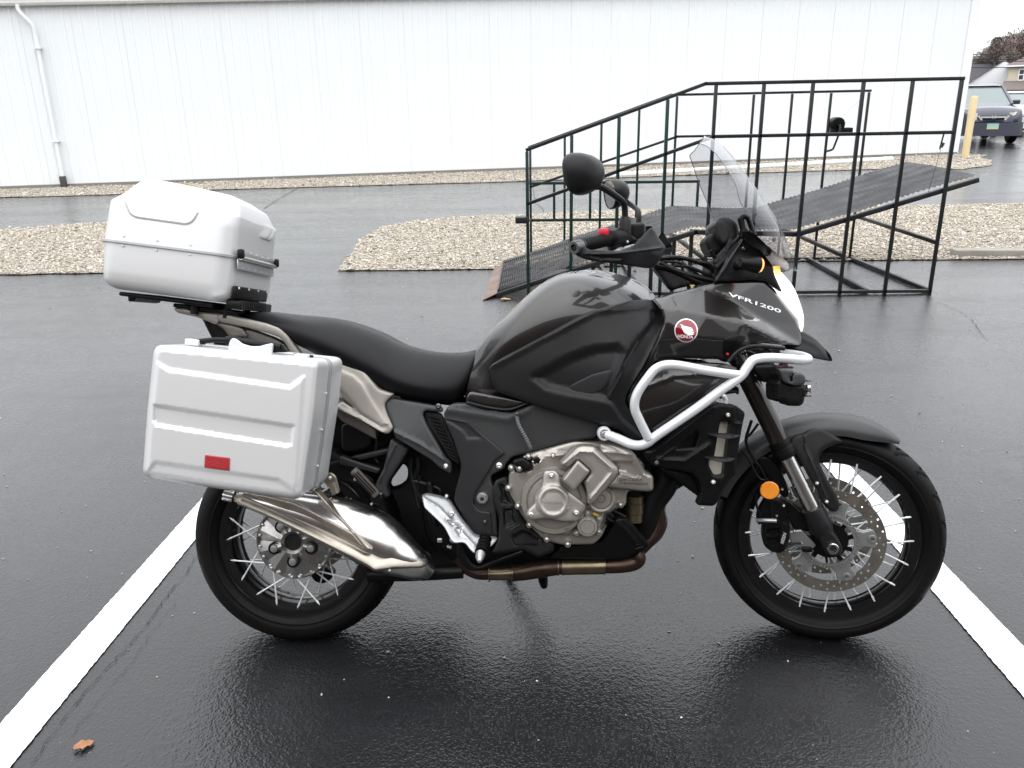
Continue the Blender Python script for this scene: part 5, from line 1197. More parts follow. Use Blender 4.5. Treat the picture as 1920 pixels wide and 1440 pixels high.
# ------------------------------------------------------------------ bodywork
def gridB(rows): return [[B(*q) for q in r] for r in rows]
seat_rows = [
 [(443,600,-.05),(441,597,-.065),(440,592,-.07),(441,588,-.06),(444,585,-.03),(446,584,0)],
 [(500,622,-.09),(499,616,-.115),(499,604,-.12),(502,593,-.10),(508,587,-.06),(510,585,0)],
 [(560,648,-.12),(557,638,-.145),(557,620,-.15),(561,603,-.13),(567,594,-.08),(569,591,0)],
 [(625,682,-.13),(622,670,-.155),(622,648,-.165),(626,622,-.145),(633,602,-.09),(635,598,0)],
 [(690,722,-.13),(688,706,-.155),(688,684,-.168),(692,652,-.150),(700,625,-.09),(702,619,0)],
 [(745,742,-.13),(742,732,-.155),(742,712,-.168),(745,682,-.146),(753,651,-.08),(755,645,0)],
 [(800,753,-.12),(796,744,-.145),(796,724,-.155),(800,692,-.13),(808,664,-.07),(810,659,0)],
 [(845,760,-.10),(848,748,-.12),(851,728,-.130),(855,696,-.112),(862,668,-.06),(864,661,0)],
 [(862,750,-.08),(870,735,-.10),(877,715,-.105),(884,690,-.09),(889,666,-.05),(890,656,0)],
 [(866,750,-.06),(876,732,-.08),(884,712,-.085),(891,690,-.075),(895,662,-.04),(895,652,0)]]
m = MB(); surf(m, gridB(seat_rows), 5, 5, mirror=True); m.build('seat', M['seat'], bike, ang=60)
tank_rows = [
 [(871, 748, -0.0975), (876, 728, -0.116), (882, 705, -0.122), (889, 680, -0.112), (893, 655, -0.083), (896, 648, 0)],
 [(905, 764, -0.1275), (905, 735, -0.144), (908, 700, -0.145), (914, 662, -0.149), (922, 622, -0.116), (926, 612, 0)],
 [(940, 772, -0.12), (938, 735, -0.147), (940, 690, -0.164), (948, 635, -0.179), (958, 592, -0.136), (962, 579, 0)],
 [(980, 780, -0.12), (976, 735, -0.152), (978, 680, -0.179), (988, 610, -0.194), (998, 556, -0.146), (1001, 543, 0)],
 [(1030, 790, -0.12), (1028, 735, -0.157), (1028, 670, -0.189), (1032, 590, -0.204), (1040, 528, -0.146), (1042, 517, 0)],
 [(1085, 795, -0.12), (1085, 735, -0.162), (1085, 660, -0.194), (1085, 580, -0.209), (1085, 520, -0.151), (1085, 507.5, 0)],
 [(1140, 795, -0.11), (1142, 735, -0.152), (1142, 650, -0.189), (1138, 582, -0.199), (1132, 528, -0.141), (1130, 507.5, 0)],
 [(1190, 790, -0.085), (1192, 735, -0.122), (1192, 650, -0.159), (1186, 590, -0.174), (1178, 545, -0.131), (1176, 519, 0)],
 [(1222, 785, -0.0725), (1228, 735, -0.106), (1230, 650, -0.132), (1224, 600, -0.132), (1214, 565, -0.098), (1208, 534, 0)],
 [(1240, 785, -0.0425), (1250, 735, -0.056), (1252, 650, -0.072), (1246, 610, -0.077), (1236, 580, -0.063), (1226, 552, 0)]]
m = MB(); surf(m, gridB(tank_rows), 6, 6, mirror=True); tank = m.build('fuel_tank', M['gloss'], bike, ang=60)
P_('tank_trim_strip', 'd1', [(80,1075),(200,1095),(360,1120),(490,1145),(545,1155),(480,1200),(360,1215),(200,1190),(50,1150)], -.178, 'gloss', .03, .005, 4, 8, 6)
m = MB(); tube(m, [B(*CR['d1'](p), -.183) for p in ((60,1160),(200,1195),(330,1217),(430,1213),(555,1165))], .0035, 8, 5); m.build('tank_seal', M['matt'], bike)
# filler area dark trim at the tank's front
P_('tank_front_trim', 'd1', [(1180,130),(1280,165),(1420,200),(1500,260),(1545,300),(1500,330),(1440,300),(1400,240),(1300,200)], -.02, 'gloss', .08, .008, 4, 6, 6)
# matt knee pad / side cowl
pad = [(915,692),(922,683),(950,666),(1025,626),(1084,593),(1115,581),(1150,571),(1181,563),(1219,561),(1238,580),(1245,602),(1240,624),(1205,690),(1174,740),(1172,755),(1190,787),(1206,824),(1185,824),(1160,805),(1127,796),(1096,787),(1025,767),(978,751),(931,735),(920,716)]
Dpad = [(915,700,-.190),(960,670,-.200),(1084,600,-.222),(1181,568,-.218),(1222,566,-.200),(1150,610,-.232),(1080,650,-.228),(1000,690,-.214),(1210,610,-.232),(1165,700,-.255),(1100,760,-.232),(1025,755,-.214),(945,735,-.196),(1150,780,-.236),(1195,815,-.215),(1238,605,-.215),(1195,690,-.245)]
P_('tank_side_cover', None, pad, Dpad, 'matt', .03, .008, 7, 7, 6,
   steps=[(cr('d1', [(600,960),(720,900),(900,800),(1080,740),(1260,720),(1300,770),(1260,880),(1215,1020),(1190,1140),(1100,1120),(900,1085),(700,1040)]), .016, 9),
          (cr('d1', [(1330,800),(1430,660),(1540,520),(1540,440),(1600,430),(1625,520),(1600,610),(1330,1100),(1320,1160),(1400,1300),(1440,1420),(1300,1300),(1200,1150)]), .010, 5)],
   ridges=[(cr('d1', [(270,870),(700,640),(1090,440),(1480,400)]), 9, .004)], mirror=True)
P_('side_cover_insert', 'd1', [(872,1045),(900,1020),(1060,940),(1200,905),(1222,915),(1190,1010),(1130,1070),(1060,1098),(960,1090)], [(a, b, c+.0125) for a, b, c in Dpad], 'frame', .01, .002, 3, 6, 5)
for a_, b_ in (((1425,675),(1310,875)), ((1295,920),(1190,1110))):
    m = MB(); q0, q1 = B(*CR['d1'](a_), -.259), B(*CR['d1'](b_), -.262); bar(m, q0, q1, .0035, .004); m.build('cover_slit', M['hole'], bike)
# side fairing
fair = cr('d2', [(265,430,2),(430,378),(640,328),(790,290),(900,280),(1090,275),(1160,285),(1235,345),(1350,490),(1432,585),(1445,660),(1452,778),(1440,797),(1350,788),(1200,770),(1060,790),(1010,805),(950,850),(880,925),(840,930),(800,906),(540,898),(330,905),(270,935),(190,1030),(105,1170),(62,1192),(80,1150),(225,890),(350,640),(362,600),(335,510)])
Dfair = [(1215,562,-.205),(1240,584,-.236),(1236,640,-.248),(1180,735,-.24),(1200,690,-.25),
 (1262,549,-.185),(1311,537,-.165),(1316,546,-.170),(1322,592,-.226),(1320,635,-.238),(1320,672,-.232),(1280,600,-.240),(1270,570,-.215),
 (1400,526,-.138),(1372,560,-.155),(1395,572,-.152),(1392,612,-.200),(1385,650,-.202),(1360,665,-.215),
 (1440,543,-.11),(1480,575,-.085),(1440,600,-.128),(1462,630,-.140),(1470,600,-.10),(1500,612,-.070),(1502,640,-.078),(1498,648,-.088),(1430,645,-.165)]
FT = [(1205,566,-.200),(1222,561,-.198),(1262,549,-.183),(1311,536,-.165),(1372,523,-.147),(1434,525,-.128),(1453,540,-.112),(1482,576,-.086),(1503,612,-.068)]
FL = [(1311,536,-.165),(1318,543,-.170),(1370,562,-.163),(1434,602,-.142),(1498,642,-.084)]
FK = [(1238,578,-.238),(1280,582,-.238),(1325,590,-.234),(1395,606,-.214),(1450,632,-.166),(1503,652,-.092)]
FB = [(1244,602,-.243),(1236,640,-.238),(1205,700,-.226),(1170,745,-.218)]; FC = [(1226,672,-.218),(1290,674,-.208),(1365,682,-.190),(1408,650,-.180),(1445,645,-.160)]
DF = Depth(0, tri=[FT, FL, FK, FB, FC, [(1300,632,-.244),(1380,640,-.222)]])
sf, _ = P_('side_fairing', None, fair, DF, 'gloss', .03, .008, 6, 5, 5, mirror=True)
text_on('model_lettering', 'VFR1200', CR['d2']((1080,455)), 104, 6.8, 18.5, DF, M['white'], sf, B, -.15, True, off=.003)
# winged emblem: white rim, red field, wing and word
ec = CR['d2']((536,677)); eD = float(DF([ec])[0])
m = MB(); panel(m, [(ec[0]+22*math.cos(i*PI/24), ec[1]+22.5*math.sin(i*PI/24)) for i in range(48)], DF, .006, .001, 1.5, 0, 4, pick=lambda a, b, y: B(a, b, y-.004)); em = m.build('emblem', M['white'], sf)
m = MB(); panel(m, [(ec[0]+20*math.cos(i*PI/24), ec[1]+20.5*math.sin(i*PI/24)) for i in range(48)], DF, .004, .0005, 2, 0, 4, pick=lambda a, b, y: B(a, b, y-.0058)); m.build('emblem_field', M['emblem_red'], em)
wing = [[(485,620),(520,640),(575,652),(598,682),(560,676),(505,650)], [(492,640),(520,662),(560,680),(597,688),(596,700),(555,692),(512,672)], [(503,662),(530,682),(570,696),(596,704),(590,712),(550,702),(520,690)], [(512,682),(540,698),(575,710),(570,716),(530,704)]]
m = MB()
for w_ in wing: panel(m, cr('d2', w_), DF, .001, 0, 1, 1, 3, pick=lambda a, b, y: B(a, b, y-.0070))
m.build('emblem_wing', M['white'], em)
text_on('emblem_lettering', 'HONDA', CR['d2']((530,724)), 29, 6.5, 3, DF, M['white'], em, B, 0, True, off=.0072)
P_('lower_fairing', 'd6', [(55,480),(120,380),(250,200),(330,160),(900,185),(1010,230),(960,320),(300,735),(200,805),(110,640)], [(1180,750,-.205),(1240,690,-.200),(1380,690,-.185),(1230,800,-.195),(1300,730,-.215)], 'gloss', .03, .006, 5, 8, 7,
   ridges=[([(230,380),(480,290),(880,270)], 4, .003)], mirror=True)
m = MB(); tube(m, [B(*CR['d6'](p), -.222) for p in ((925,175),(990,100),(1070,55),(1180,40),(1400,60))], .006, 10, 5); m.build('fairing_edge_trim', M['matt'], bike)
P_('fairing_lower_edge', 'd6', [(270,745),(920,290),(960,300),(990,330),(310,790)], -.212, 'matt', .02, .005, 4, 4, 6)
P_('fairing_pocket', 'd2', [(840,745),(880,722),(960,712),(1010,720),(1000,760),(960,810),(905,880),(870,915),(838,920),(828,800)], DF, 'black', .003, .001, 3, 6, 4, pick=lambda a, b, y: B(a, b, y-.0035))
m = MB(); lathe(m, B(*CR['d2']((864,862)), -.232), (0,-1,0), [(0,.0035),(.004,.003)], 10); m.build('marker_lamp', M['reddark'], bike)
# beak and headlamp
m = MB(); bk = [[(1448,660,-.075),(1440,690,-.085),(1425,735,-.080)] and [(1462,622,-.055),(1452,648,-.078),(1494,652,-.080),(1496,655,-.060)]]
P_('beak', 'd2', [(1440,680),(1475,690),(1560,742),(1640,820),(1672,870),(1694,925),(1640,912),(1520,870),(1420,832),(1395,812),(1450,795)], [(1500,630,-.072),(1500,655,-.085),(1558,676,-.004),(1535,640,-.02),(1540,665,-.03)], 'matt', .012, .004, 5, 5, 5, mirror=True, ridges=[([(1450,740),(1560,790),(1680,915)], 6, .004)])
hl_rows = [
 [(1450,502,-.125),(1455,502,-.10),(1460,506,-.05),(1462,510,0)],
 [(1453,515,-.125),(1464,512,-.10),(1474,520,-.05),(1478,524,0)],
 [(1466,542,-.115),(1477,532,-.09),(1488,540,-.045),(1491,544,0)],
 [(1482,570,-.10),(1490,558,-.078),(1499,566,-.04),(1501,570,0)],
 [(1497,594,-.085),(1501,584,-.06),(1506,590,-.03),(1507,594,0)],
 [(1500,612,-.075),(1504,606,-.05),(1506,612,-.025),(1506,614,0)],
 [(1500,628,-.06),(1502,624,-.04),(1503,624,-.02),(1503,624,0)]]
m = MB(); surf(m, gridB(hl_rows), 4, 4, mirror=True); hl = m.build('headlamp', M['lamp'], bike, ang=60)
m = MB(); surf(m, gridB([[(1449,500,-.128),(1454,499,-.12),(1461,500,-.10)], [(1451,507,-.128),(1456,506,-.123),(1462,507,-.11)], [(1454,516,-.124),(1458,515,-.119),(1463,514,-.11)]]), 3, 3, .002); m.build('position_lamp', M['orange'], hl)
P_('upper_cowl', 'd3', [(1225,1108),(1300,985),(1425,800),(1442,795),(1462,832),(1560,880),(1640,985),(1652,1010),(1662,1060),(1690,1120),(1720,1185),(1600,1105),(1500,1092),(1350,1104)],
   [(1340,527,-.165),(1390,470,-.150),(1400,450,-.140),(1430,475,-.140),(1450,520,-.128),(1410,523,-.150),(1465,548,-.115)], 'matt', .02, .005, 5, 5, 5, mirror=True, ridges=[([(1240,1105),(1430,810)], 4, .004), ([(1520,1090),(1540,990),(1620,985)], 2, -.002)])
P_('screen_carrier', 'd3', [(1430,740),(1480,745),(1530,772),(1600,840),(1700,920),(1762,975),(1762,1030),(1725,1035),(1640,975),(1570,885),(1465,830)], [(1395,440,-.15),(1440,470,-.145),(1478,505,-.06)], 'black', .02, .005, 5, 5, 5, mirror=True)
P_('screen_bracket', 'd3', [(1400,640),(1440,612),(1485,640),(1515,720),(1530,800),(1500,820),(1470,790),(1440,800),(1410,790),(1425,730)], -.12, 'black', .02, .005, 4, 6, 5, mirror=True, holes=[[(1440,650),(1465,650),(1490,720),(1490,750),(1450,720)]])
bolt('d3', 1610, 908, -.135, 18, 'dbolt'); bolt('d3', 1437, 868, -.152, 15, 'dbolt')
P_('dash_frame', 'd3', [(1215,950),(1300,860),(1400,770),(1425,790),(1340,900),(1240,1090),(1225,1060)], -.10, 'black', .02, .005, 4, 4, 6)
for a_, b_ in (((1225,960),(1330,890)), ((1300,905),(1345,800)), ((1235,1000),(1400,830))):
    m = MB(); bar(m, B(*CR['d3'](a_), -.11), B(*CR['d3'](b_), -.11), .006, .010); m.build('fairing_stay', M['frame'], bike)
P_('instrument_hood', 'd3', [(1230,690),(1248,655),(1280,640),(1335,642),(1392,680),(1405,760),(1370,815),(1300,860),(1265,800),(1235,740)], [(1340,420,-.085),(1365,410,-.08),(1385,440,-.08)], 'matt', .14, .008, 5, 10, 5)
P_('instrument_face', 'd3', [(1232,700),(1246,668),(1290,668),(1330,720),(1340,790),(1300,840),(1262,800)], -.09, 'hole', .1, .004, 4, 8, 5)
P_('ignition_housing', 'd3', [(1158,810),(1175,775),(1225,752),(1270,765),(1300,850),(1310,880),(1240,920),(1190,900),(1165,850)], -.05, 'black', .08, .012, 6, 6, 5)
P_('headstock', 'd3', [(780,1000),(830,985),(960,1040),(1080,1080),(1160,1120),(1020,1140),(920,1170),(880,1120)], -.09, 'matt', .04, .008, 5, 12, 6)
for pts, r in (([(830,940),(960,932),(1100,962),(1200,1010)], .0065), ([(790,985),(900,1010),(1010,1060),(1110,1112)], .0085), ([(830,968),(930,1020),(1060,1062),(1215,1100)], .0085), ([(940,990),(1040,1000),(1160,1050),(1220,1090)], .005), ([(980,980),(1000,1030),(960,1060)], .004), ([(1100,965),(1180,980),(1230,1040)], .006), ([(1200,880),(1240,960),(1250,1040)], .006), ([(860,960),(990,975),(1090,1040),(1150,1100)], .004)):
    m = MB(); tube(m, [B(*CR['d3'](p), -.10+.004*i) for i, p in enumerate(pts)], r, 8, 6); m.build('control_cable', M['black'], bike)
P_('cable_tag', 'd3', [(1045,1128),(1090,1130),(1065,1143)], -.112, mat('yellow_tag', (.6,.42,.05), .5), .002, 0, 1, 1, 3)
P_('steering_area', 'd3', [(1195,960),(1330,900),(1300,990),(1240,1095),(1180,1060)], -.06, 'hole', .1, .008, 5, 6, 6)
# turn signal
m = MB(); tube(m, [B(*CR['d3']((1372,1010)), -.150), B(*CR['d3']((1400,985)), -.165), B(*CR['d3']((1440,985)), -.19), B(*CR['d3']((1470,985)), -.205)], [.007,.013,.015,.016], 20, 5); ts = m.build('turn_signal', M['black'], bike)
MIR.append(ts)
m = MB(); c_ = B(*CR['d3']((1530,985)), -.225); lathe(m, c_, Vector((1,.28,-.12)), [(-.012,.0195),(.006,.0215),(.012,.019),(.017,.012),(.018,.002)], 24); m.build('signal_lens', M['orange'], ts)
m = MB(); lathe(m, c_, Vector((1,.28,-.12)), [(-.05,.012),(-.03,.019),(-.004,.0225),(.004,.0228),(.006,.0215)], 24); m.build('signal_shell', M['black'], ts)
# screen
def sg_(rows, n=None): return gridB(rows)
scr = [
 [(1418,440,-.150),(1447,471,-.125),(1473,497,-.070),(1495,509,0)],
 [(1405,405,-.170),(1432,412,-.140),(1458,424,-.080),(1466,428,0)],
 [(1388,378,-.182),(1406,374,-.150),(1427,374,-.085),(1433,375,0)],
 [(1379,345,-.182),(1389,340,-.150),(1402,336,-.085),(1406,336,0)],
 [(1362,315,-.170),(1370,309,-.140),(1379,303,-.078),(1382,303,0)],
 [(1342,288,-.145),(1348,282,-.118),(1355,275,-.065),(1357,275,0)],
 [(1325,274,-.110),(1331,270,-.090),(1337,262,-.050),(1338,261,0)],
 [(1313,269,-.080),(1317,265,-.060),(1320,259,-.032),(1321,255,0)]]
SG = gridB(scr); m = MB(); surf(m, SG, 5, 5, 0, mirror=True); ws = m.build('windscreen', M['glass'], bike, ang=60)
def SGc(lst): return [tuple(p) for p in lst]
m = MB()
edge_ = [SG[i][0] for i in range(len(SG))]+SG[-1][1:]; tube(m, edge_, .0021, 8, 4); 
tube(m, [Vector((p.x, -p.y, p.z)) for p in edge_], .0021, 8, 4)
m2 = MB(); tube(m2, edge_, .0013, 8, 4); m2.build('screen_edge', M['edge'], ws)
m2 = MB(); tube(m2, [Vector((p.x, -p.y, p.z)) for p in edge_], .0013, 8, 4); m2.build('screen_edge', M['edge'], ws)
for (x, y) in ((1517,622),(1655,805)): 
    q = B(*CR['d3']((x, y)), -.06); m = MB(); lathe(m, q, (.6,-.6,.5), [(-.004,.006),(.004,.006),(.006,.004)], 14); m.build('screen_bolt', M['black'], ws)
# ------------------------------------------------------------------ handlebar
def s3(x, y, d): return S(*CR['d3']((x, y)), d)
gA, gB_ = s3(255,852,-.43), s3(470,800,-.315)
def bothm(fn, name, mt, ang=45):
    m = fn(); o = m.build(name, M[mt], bike, ang=ang); mirS(m).build(name, M[mt], bike, ang=ang); return o
def grip():
    m = MB(); d = (gB_-gA); L = d.length; pr = [(0,.015)]; k = 0.004
    while k < L-.01: pr += [(k,.0175),(k+.003,.0175),(k+.0035,.0168),(k+.0055,.0168)]; k += .006
    lathe(m, gA, d, pr+[(L-.006,.0185),(L,.0225),(L+.012,.0225),(L+.014,.016)], 24); return m
bothm(grip, 'hand_grip', 'rubber')
bothm(lambda: tube(MB(), [gB_, s3(560,790,-.26), s3(640,810,-.16), s3(700,830,0)], [.0115,.0115,.0125,.0145], 16, 5), 'handlebar', 'black')
def bend():
    m = MB(); d = (gA-gB_).normalized(); c = gA+d*.0; lathe(m, c, d, [(-.01,.017),(.022,.017),(.024,.0155),(.024,.009),(.014,.008),(.014,.001)], 24); return m
bothm(bend, 'bar_end', 'dbolt')
bothm(lambda: tube(MB(), [s3(480,795,-.31), s3(530,785,-.28), s3(590,790,-.25)], [.021,.024,.020], 20, 4), 'switch_housing', 'black')
m = MB(); c_ = s3(432,752,-.33); box(m, c_, (.026,.03,.022), RS, .006); m.build('starter_switch', M['reddark'], bike)
bothm(lambda: lathe(MB(), s3(585,765,-.262), s3(583,640,-.262)-s3(585,765,-.262), [(0,.0165),(.035,.0165),(.04,.0135),(.046,.0120)], 20), 'mirror_clamp', 'matt')
def resv():
    m = MB(); panel(m, cr('d3', [(612,688),(715,680),(724,700),(722,760),(690,795),(640,800),(615,760)]), -.235, .05, .006, 4, 4, 5, pick=S); return m
bothm(resv, 'fluid_reservoir', 'matt')
def mblk():
    m = MB(); panel(m, cr('d3', [(520,780),(560,755),(640,770),(680,800),(650,850),(600,880),(540,880),(510,840)]), -.245, .05, .01, 5, 5, 5, pick=S); return m
bothm(mblk, 'master_cylinder', 'black')
bothm(lambda: tube(MB(), [s3(560,870,-.285), s3(540,880,-.32), s3(500,900,-.36), s3(430,905,-.41)], [.006,.007,.006,.006], 12, 4), 'brake_lever', 'alu')
m = MB(); panel(m, cr('d3', [(540,885),(580,850),(670,830),(640,850),(600,882)]), -.30, .02, .004, 3, 3, 4, pick=S); m.build('lever_blade', M['alu'], bike)
bolt('d3', 538, 778, -.30, 14, 'chrome', S); bolt('d3', 600, 820, -.30, 10, 'bolt', S)
DG = [(1075,462,-.445),(1100,485,-.445),(1180,480,-.430),(1225,426,-.350),(1250,466,-.335),(1230,480,-.365),(1215,500,-.360),(1190,455,-.415),(1232,440,-.340),(1140,478,-.442)]
def guard():
    m = MB(); panel(m, cr('d3', [(196,868),(214,832),(250,824),(286,842),(320,878),(540,885),(638,850),(700,790),(772,714),(792,735),(830,800),(884,868),(850,925),(792,1006),(740,1012),(620,992),(330,955),(262,935),(214,905)]), DG, .014, .006, 5, 8, 4, pick=S,
       ridges=[(cr('d3', [(300,905),(480,908),(650,888),(845,862)]), 4, .006)], steps=[(cr('d3', [(330,915),(560,925),(560,945),(400,945)]), .004, 2)]); return m
bothm(guard, 'hand_guard', 'matt', 40)
# mirrors
bothm(lambda: tube(MB(), [s3(583,650,-.262), s3(581,575,-.265), s3(568,532,-.278), s3(520,492,-.31), s3(450,445,-.35), s3(400,420,-.37), s3(360,415,-.385)], [.0085,.0085,.0085,.0085,.009,.009,.012], 16, 5), 'mirror_stem', 'matt', 60)
MC = s3(308,325,-.405); ph = rad(24)
mN = RS @ Vector((math.cos(ph), -math.sin(ph), .12)).normalized(); mW = RS @ Vector((math.sin(ph), math.cos(ph), 0)); mU = mW.cross(mN)*-1
if mU.z < 0: mU = -mU
def mhead():
    m = MB(); n = 30; V = []; lv = [(-.010,.94),(-.004,1.0),(.006,1.0),(.020,.95),(.034,.84),(.046,.66),(.054,.42),(.057,.18)]
    for (d, k) in lv:
        for i in range(n):
            a = 2*PI*i/n; ca, sa = math.cos(a), math.sin(a); w = .068*math.copysign(abs(ca)**.8, ca)*(1+.10*sa); h = .051*math.copysign(abs(sa)**.85, sa)*(1-.16*ca)
            V.append(MC+mN*(d-.02)+mW*w*k+mU*h*k)
    F = [(i*n+j, i*n+(j+1) % n, (i+1)*n+(j+1) % n, (i+1)*n+j) for i in range(len(lv)-1) for j in range(n)]+[tuple(range((len(lv)-1)*n, len(lv)*n))]
    m.add(V, F); return m
bothm(mhead, 'mirror', 'matt', 60)
def mglass():
    m = MB(); n = 30; V = []
    for i in range(n):
        a = 2*PI*i/n; ca, sa = math.cos(a), math.sin(a); V.append(MC-mN*.028+mW*.064*.94*math.copysign(abs(ca)**.8, ca)*(1+.10*sa)+mU*.049*.94*math.copysign(abs(sa)**.85, sa)*(1-.16*ca))
    m.add(V, [tuple(range(n))]); return m
M['mglass'] = mat('mirror_glass', (.35,.36,.38), .03, 1)
bothm(mglass, 'mirror_glass', 'mglass')

# ------------------------------------------------------------------ crash bars and auxiliary lamp
cbm = MB()
pathA = [(1133,813,-.235),(1160,823,-.270),(1187,834,-.300),(1210,832,-.310),(1235,814,-.315),(1300,770,-.315),(1350,733,-.310),(1388,706,-.305),(1400,690,-.303),(1413,675,-.300),(1440,671,-.295),(1480,673,-.28),(1505,675,-.262),(1515,673,-.240),(1500,667,-.16),(1466,662,-.09)]
tube(cbm, [B(*p) for p in pathA], .0128, 20, 5); cb = cbm.build('crash_bar', M['bar'], bike, ang=60); MIR.append(cb)
m = MB(); tube(m, [B(*p) for p in [(1384,703,-.305),(1360,700,-.315),(1320,694,-.335),(1262,684,-.345),(1232,690,-.345),(1212,712,-.345),(1194,740,-.342),(1190,765,-.338),(1200,790,-.33),(1216,822,-.318)]], .0122, 20, 5); cl = m.build('crash_bar_loop', M['bar'], bike, ang=60); MIR.append(cl)
LZ(B(1133,813,-.235), [(-.02,.019),(.012,.019),(.015,.017),(.0155,.0135),(.008,.013)], 28, 'crash_bar_boss', 'bar', bike); LZ(B(1133,814,-.24), [(0,.0095),(.010,.0095),(.012,.007)], 14, 'bolt', 'discc', bike)
P_('bar_clamp', 'd2', [(1300,915),(1340,905),(1345,960),(1390,962),(1388,980),(1240,975),(1250,955),(1300,955)], -.282, mat('purple_clamp', (.055,.03,.04), .4, .5), .03, .003, 2, 3, 4)
LMP = -.27
P_('lamp_body', 'd2', [(1225,1110),(1245,1085),(1260,1080),(1262,1020),(1300,1005),(1310,1080),(1470,1105),(1480,1110),(1500,1130),(1515,1160),(1478,1200),(1470,1250),(1440,1278),(1340,1275),(1330,1250),(1245,1240),(1228,1215)], -.30, 'black', .07, .014, 7, 5, 4)
P_('lamp_bracket', 'd2', [(1262,980),(1300,978),(1390,990),(1385,1040),(1360,1040),(1365,1080),(1380,1080),(1378,1015),(1450,1012),(1482,1040),(1485,1100),(1400,1120),(1310,1090),(1290,1040)], -.318, 'grey', .03, .006, 4, 6, 4)
for k in range(7):
    m = MB(); q = B(*CR['d2']((1238,1098+18*k)), -.29); box(m, q, (.014,.05,.0022)); m.build('cooling_fin', M['black'], bike)
m = MB(); box(m, B(*CR['d2']((1500,1140)), -.28), (.01,.03,.02), None, .002); box(m, B(*CR['d2']((1490,1192)), -.28), (.012,.05,.004)); box(m, B(*CR['d2']((1495,1075)), -.28), (.01,.04,.003)); lf_ = m.build('lamp_lens_frame', M['chrome'], bike); lf_['kind'] = 'stuff'
P_('lamp_mount', 'd6', [(1140,205),(1350,200),(1345,240),(1320,330),(1230,345),(1190,290),(1150,270)], -.20, 'black', .04, .006, 4, 6, 5)
for pts in ([(1180,240),(1250,300),(1310,350)], [(1150,300),(1200,330),(1225,310),(1230,340)], [(890,430),(980,425),(1010,440)], [(1060,100),(1100,90),(1150,110)], [(1190,80),(1240,60),(1290,90)]):
    m = MB(); tube(m, [B(*CR['d6'](p), -.15) for p in pts], .004, 8, 5); m.build('lamp_cable', M['black'], bike)
P_('under_cowl', 'd6', [(960,170),(1010,110),(1080,75),(1200,60),(1400,75),(1540,85),(1400,110),(1150,130),(1060,190),(1020,260)], -.10, 'black', .06, .006, 4, 6, 6)
# radiator side guard
rg, _ = P_('radiator_guard', 'd6', [(205,930),(300,920),(560,720),(788,548),(860,522),(985,538),(1068,602),(1045,700),(1000,960),(985,1130),(945,1150),(820,1375),(790,1390),(655,1382),(690,1290),(688,1200),(620,1112),(500,1085),(330,1062),(265,1035)],
   [(1215,850,-.225),(1290,800,-.240),(1380,765,-.235),(1395,900,-.230),(1330,940,-.215),(1240,865,-.220)], 'black', .03, .007, 6, 6, 5,
   holes=[[(858,672),(945,682),(880,1128),(840,1135),(800,1125),(762,1050),(762,1000),(805,975)], [(655,752),(678,790),(640,895),(480,905),(490,885),(600,800)]],
   ridges=[([(300,925),(790,560)], 5, .004), ([(350,990),(640,770)], 4, .003), ([(330,1000),(560,1010),(760,880)], 8, .006), ([(985,545),(975,690),(1040,700)], 4, .004)])
P_('radiator_fins', 'd6', [(840,660),(950,670),(890,1150),(790,1140),(745,1040),(790,960)], -.195, mat('radiator_metal', (.56,.53,.45), .45, .4, nscale=60, nrough=.08), .03, .002, 3, 4, 6, parent=rg)
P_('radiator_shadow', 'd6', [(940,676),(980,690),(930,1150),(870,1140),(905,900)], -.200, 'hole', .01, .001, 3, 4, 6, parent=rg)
for y_, x0_, x1_ in ((785,755,1018),(980,725,978)):
    m = MB(); c0_, c1_q = B(*CR['d6']((x0_, y_-8)), -.236), B(*CR['d6']((x1_, y_+8)), -.236); mid_ = (c0_+c1_q)/2+Vector((0,-.022,-.002)); tube(m, [c0_, mid_.lerp(c0_, .5)+Vector((0,-.006,0)), mid_, mid_.lerp(c1_q, .5)+Vector((0,-.006,0)), c1_q], [.002,.008,.010,.008,.002], 12, 5, flat=.35); m.build('guard_vane', M['matt'], rg)
bolt('d6', 922, 622, -.244, 19, 'bolt'); bolt('d6', 797, 1187, -.235, 20, 'bolt'); bolt('d6', 320, 1024, -.232, 20, 'dbolt'); bolt('d6', 483, 902, -.20, 12, 'bolt')
P_('radiator_core', 'd6', [(480,780),(800,560),(1000,560),(1010,700),(960,900),(880,1200),(700,1250),(500,1100),(400,950)], -.15, 'hole', .3, .01, 6, 10, 10)
P_('radiator_cowl', 'd6', [(330,1062),(500,1085),(620,1112),(688,1200),(690,1290),(670,1310),(560,1230),(470,1160),(380,1120)], -.17, 'black', .04, .01, 6, 8, 6)
m = MB(); tube(m, [B(*CR['d6'](p), -.2) for p in ((850,470),(880,460),(905,490),(905,530))], .0065, 12, 5); m.build('coolant_pipe', M['bar'], bike)
bolt('d6', 858, 468, -.215, 14, 'dbolt')

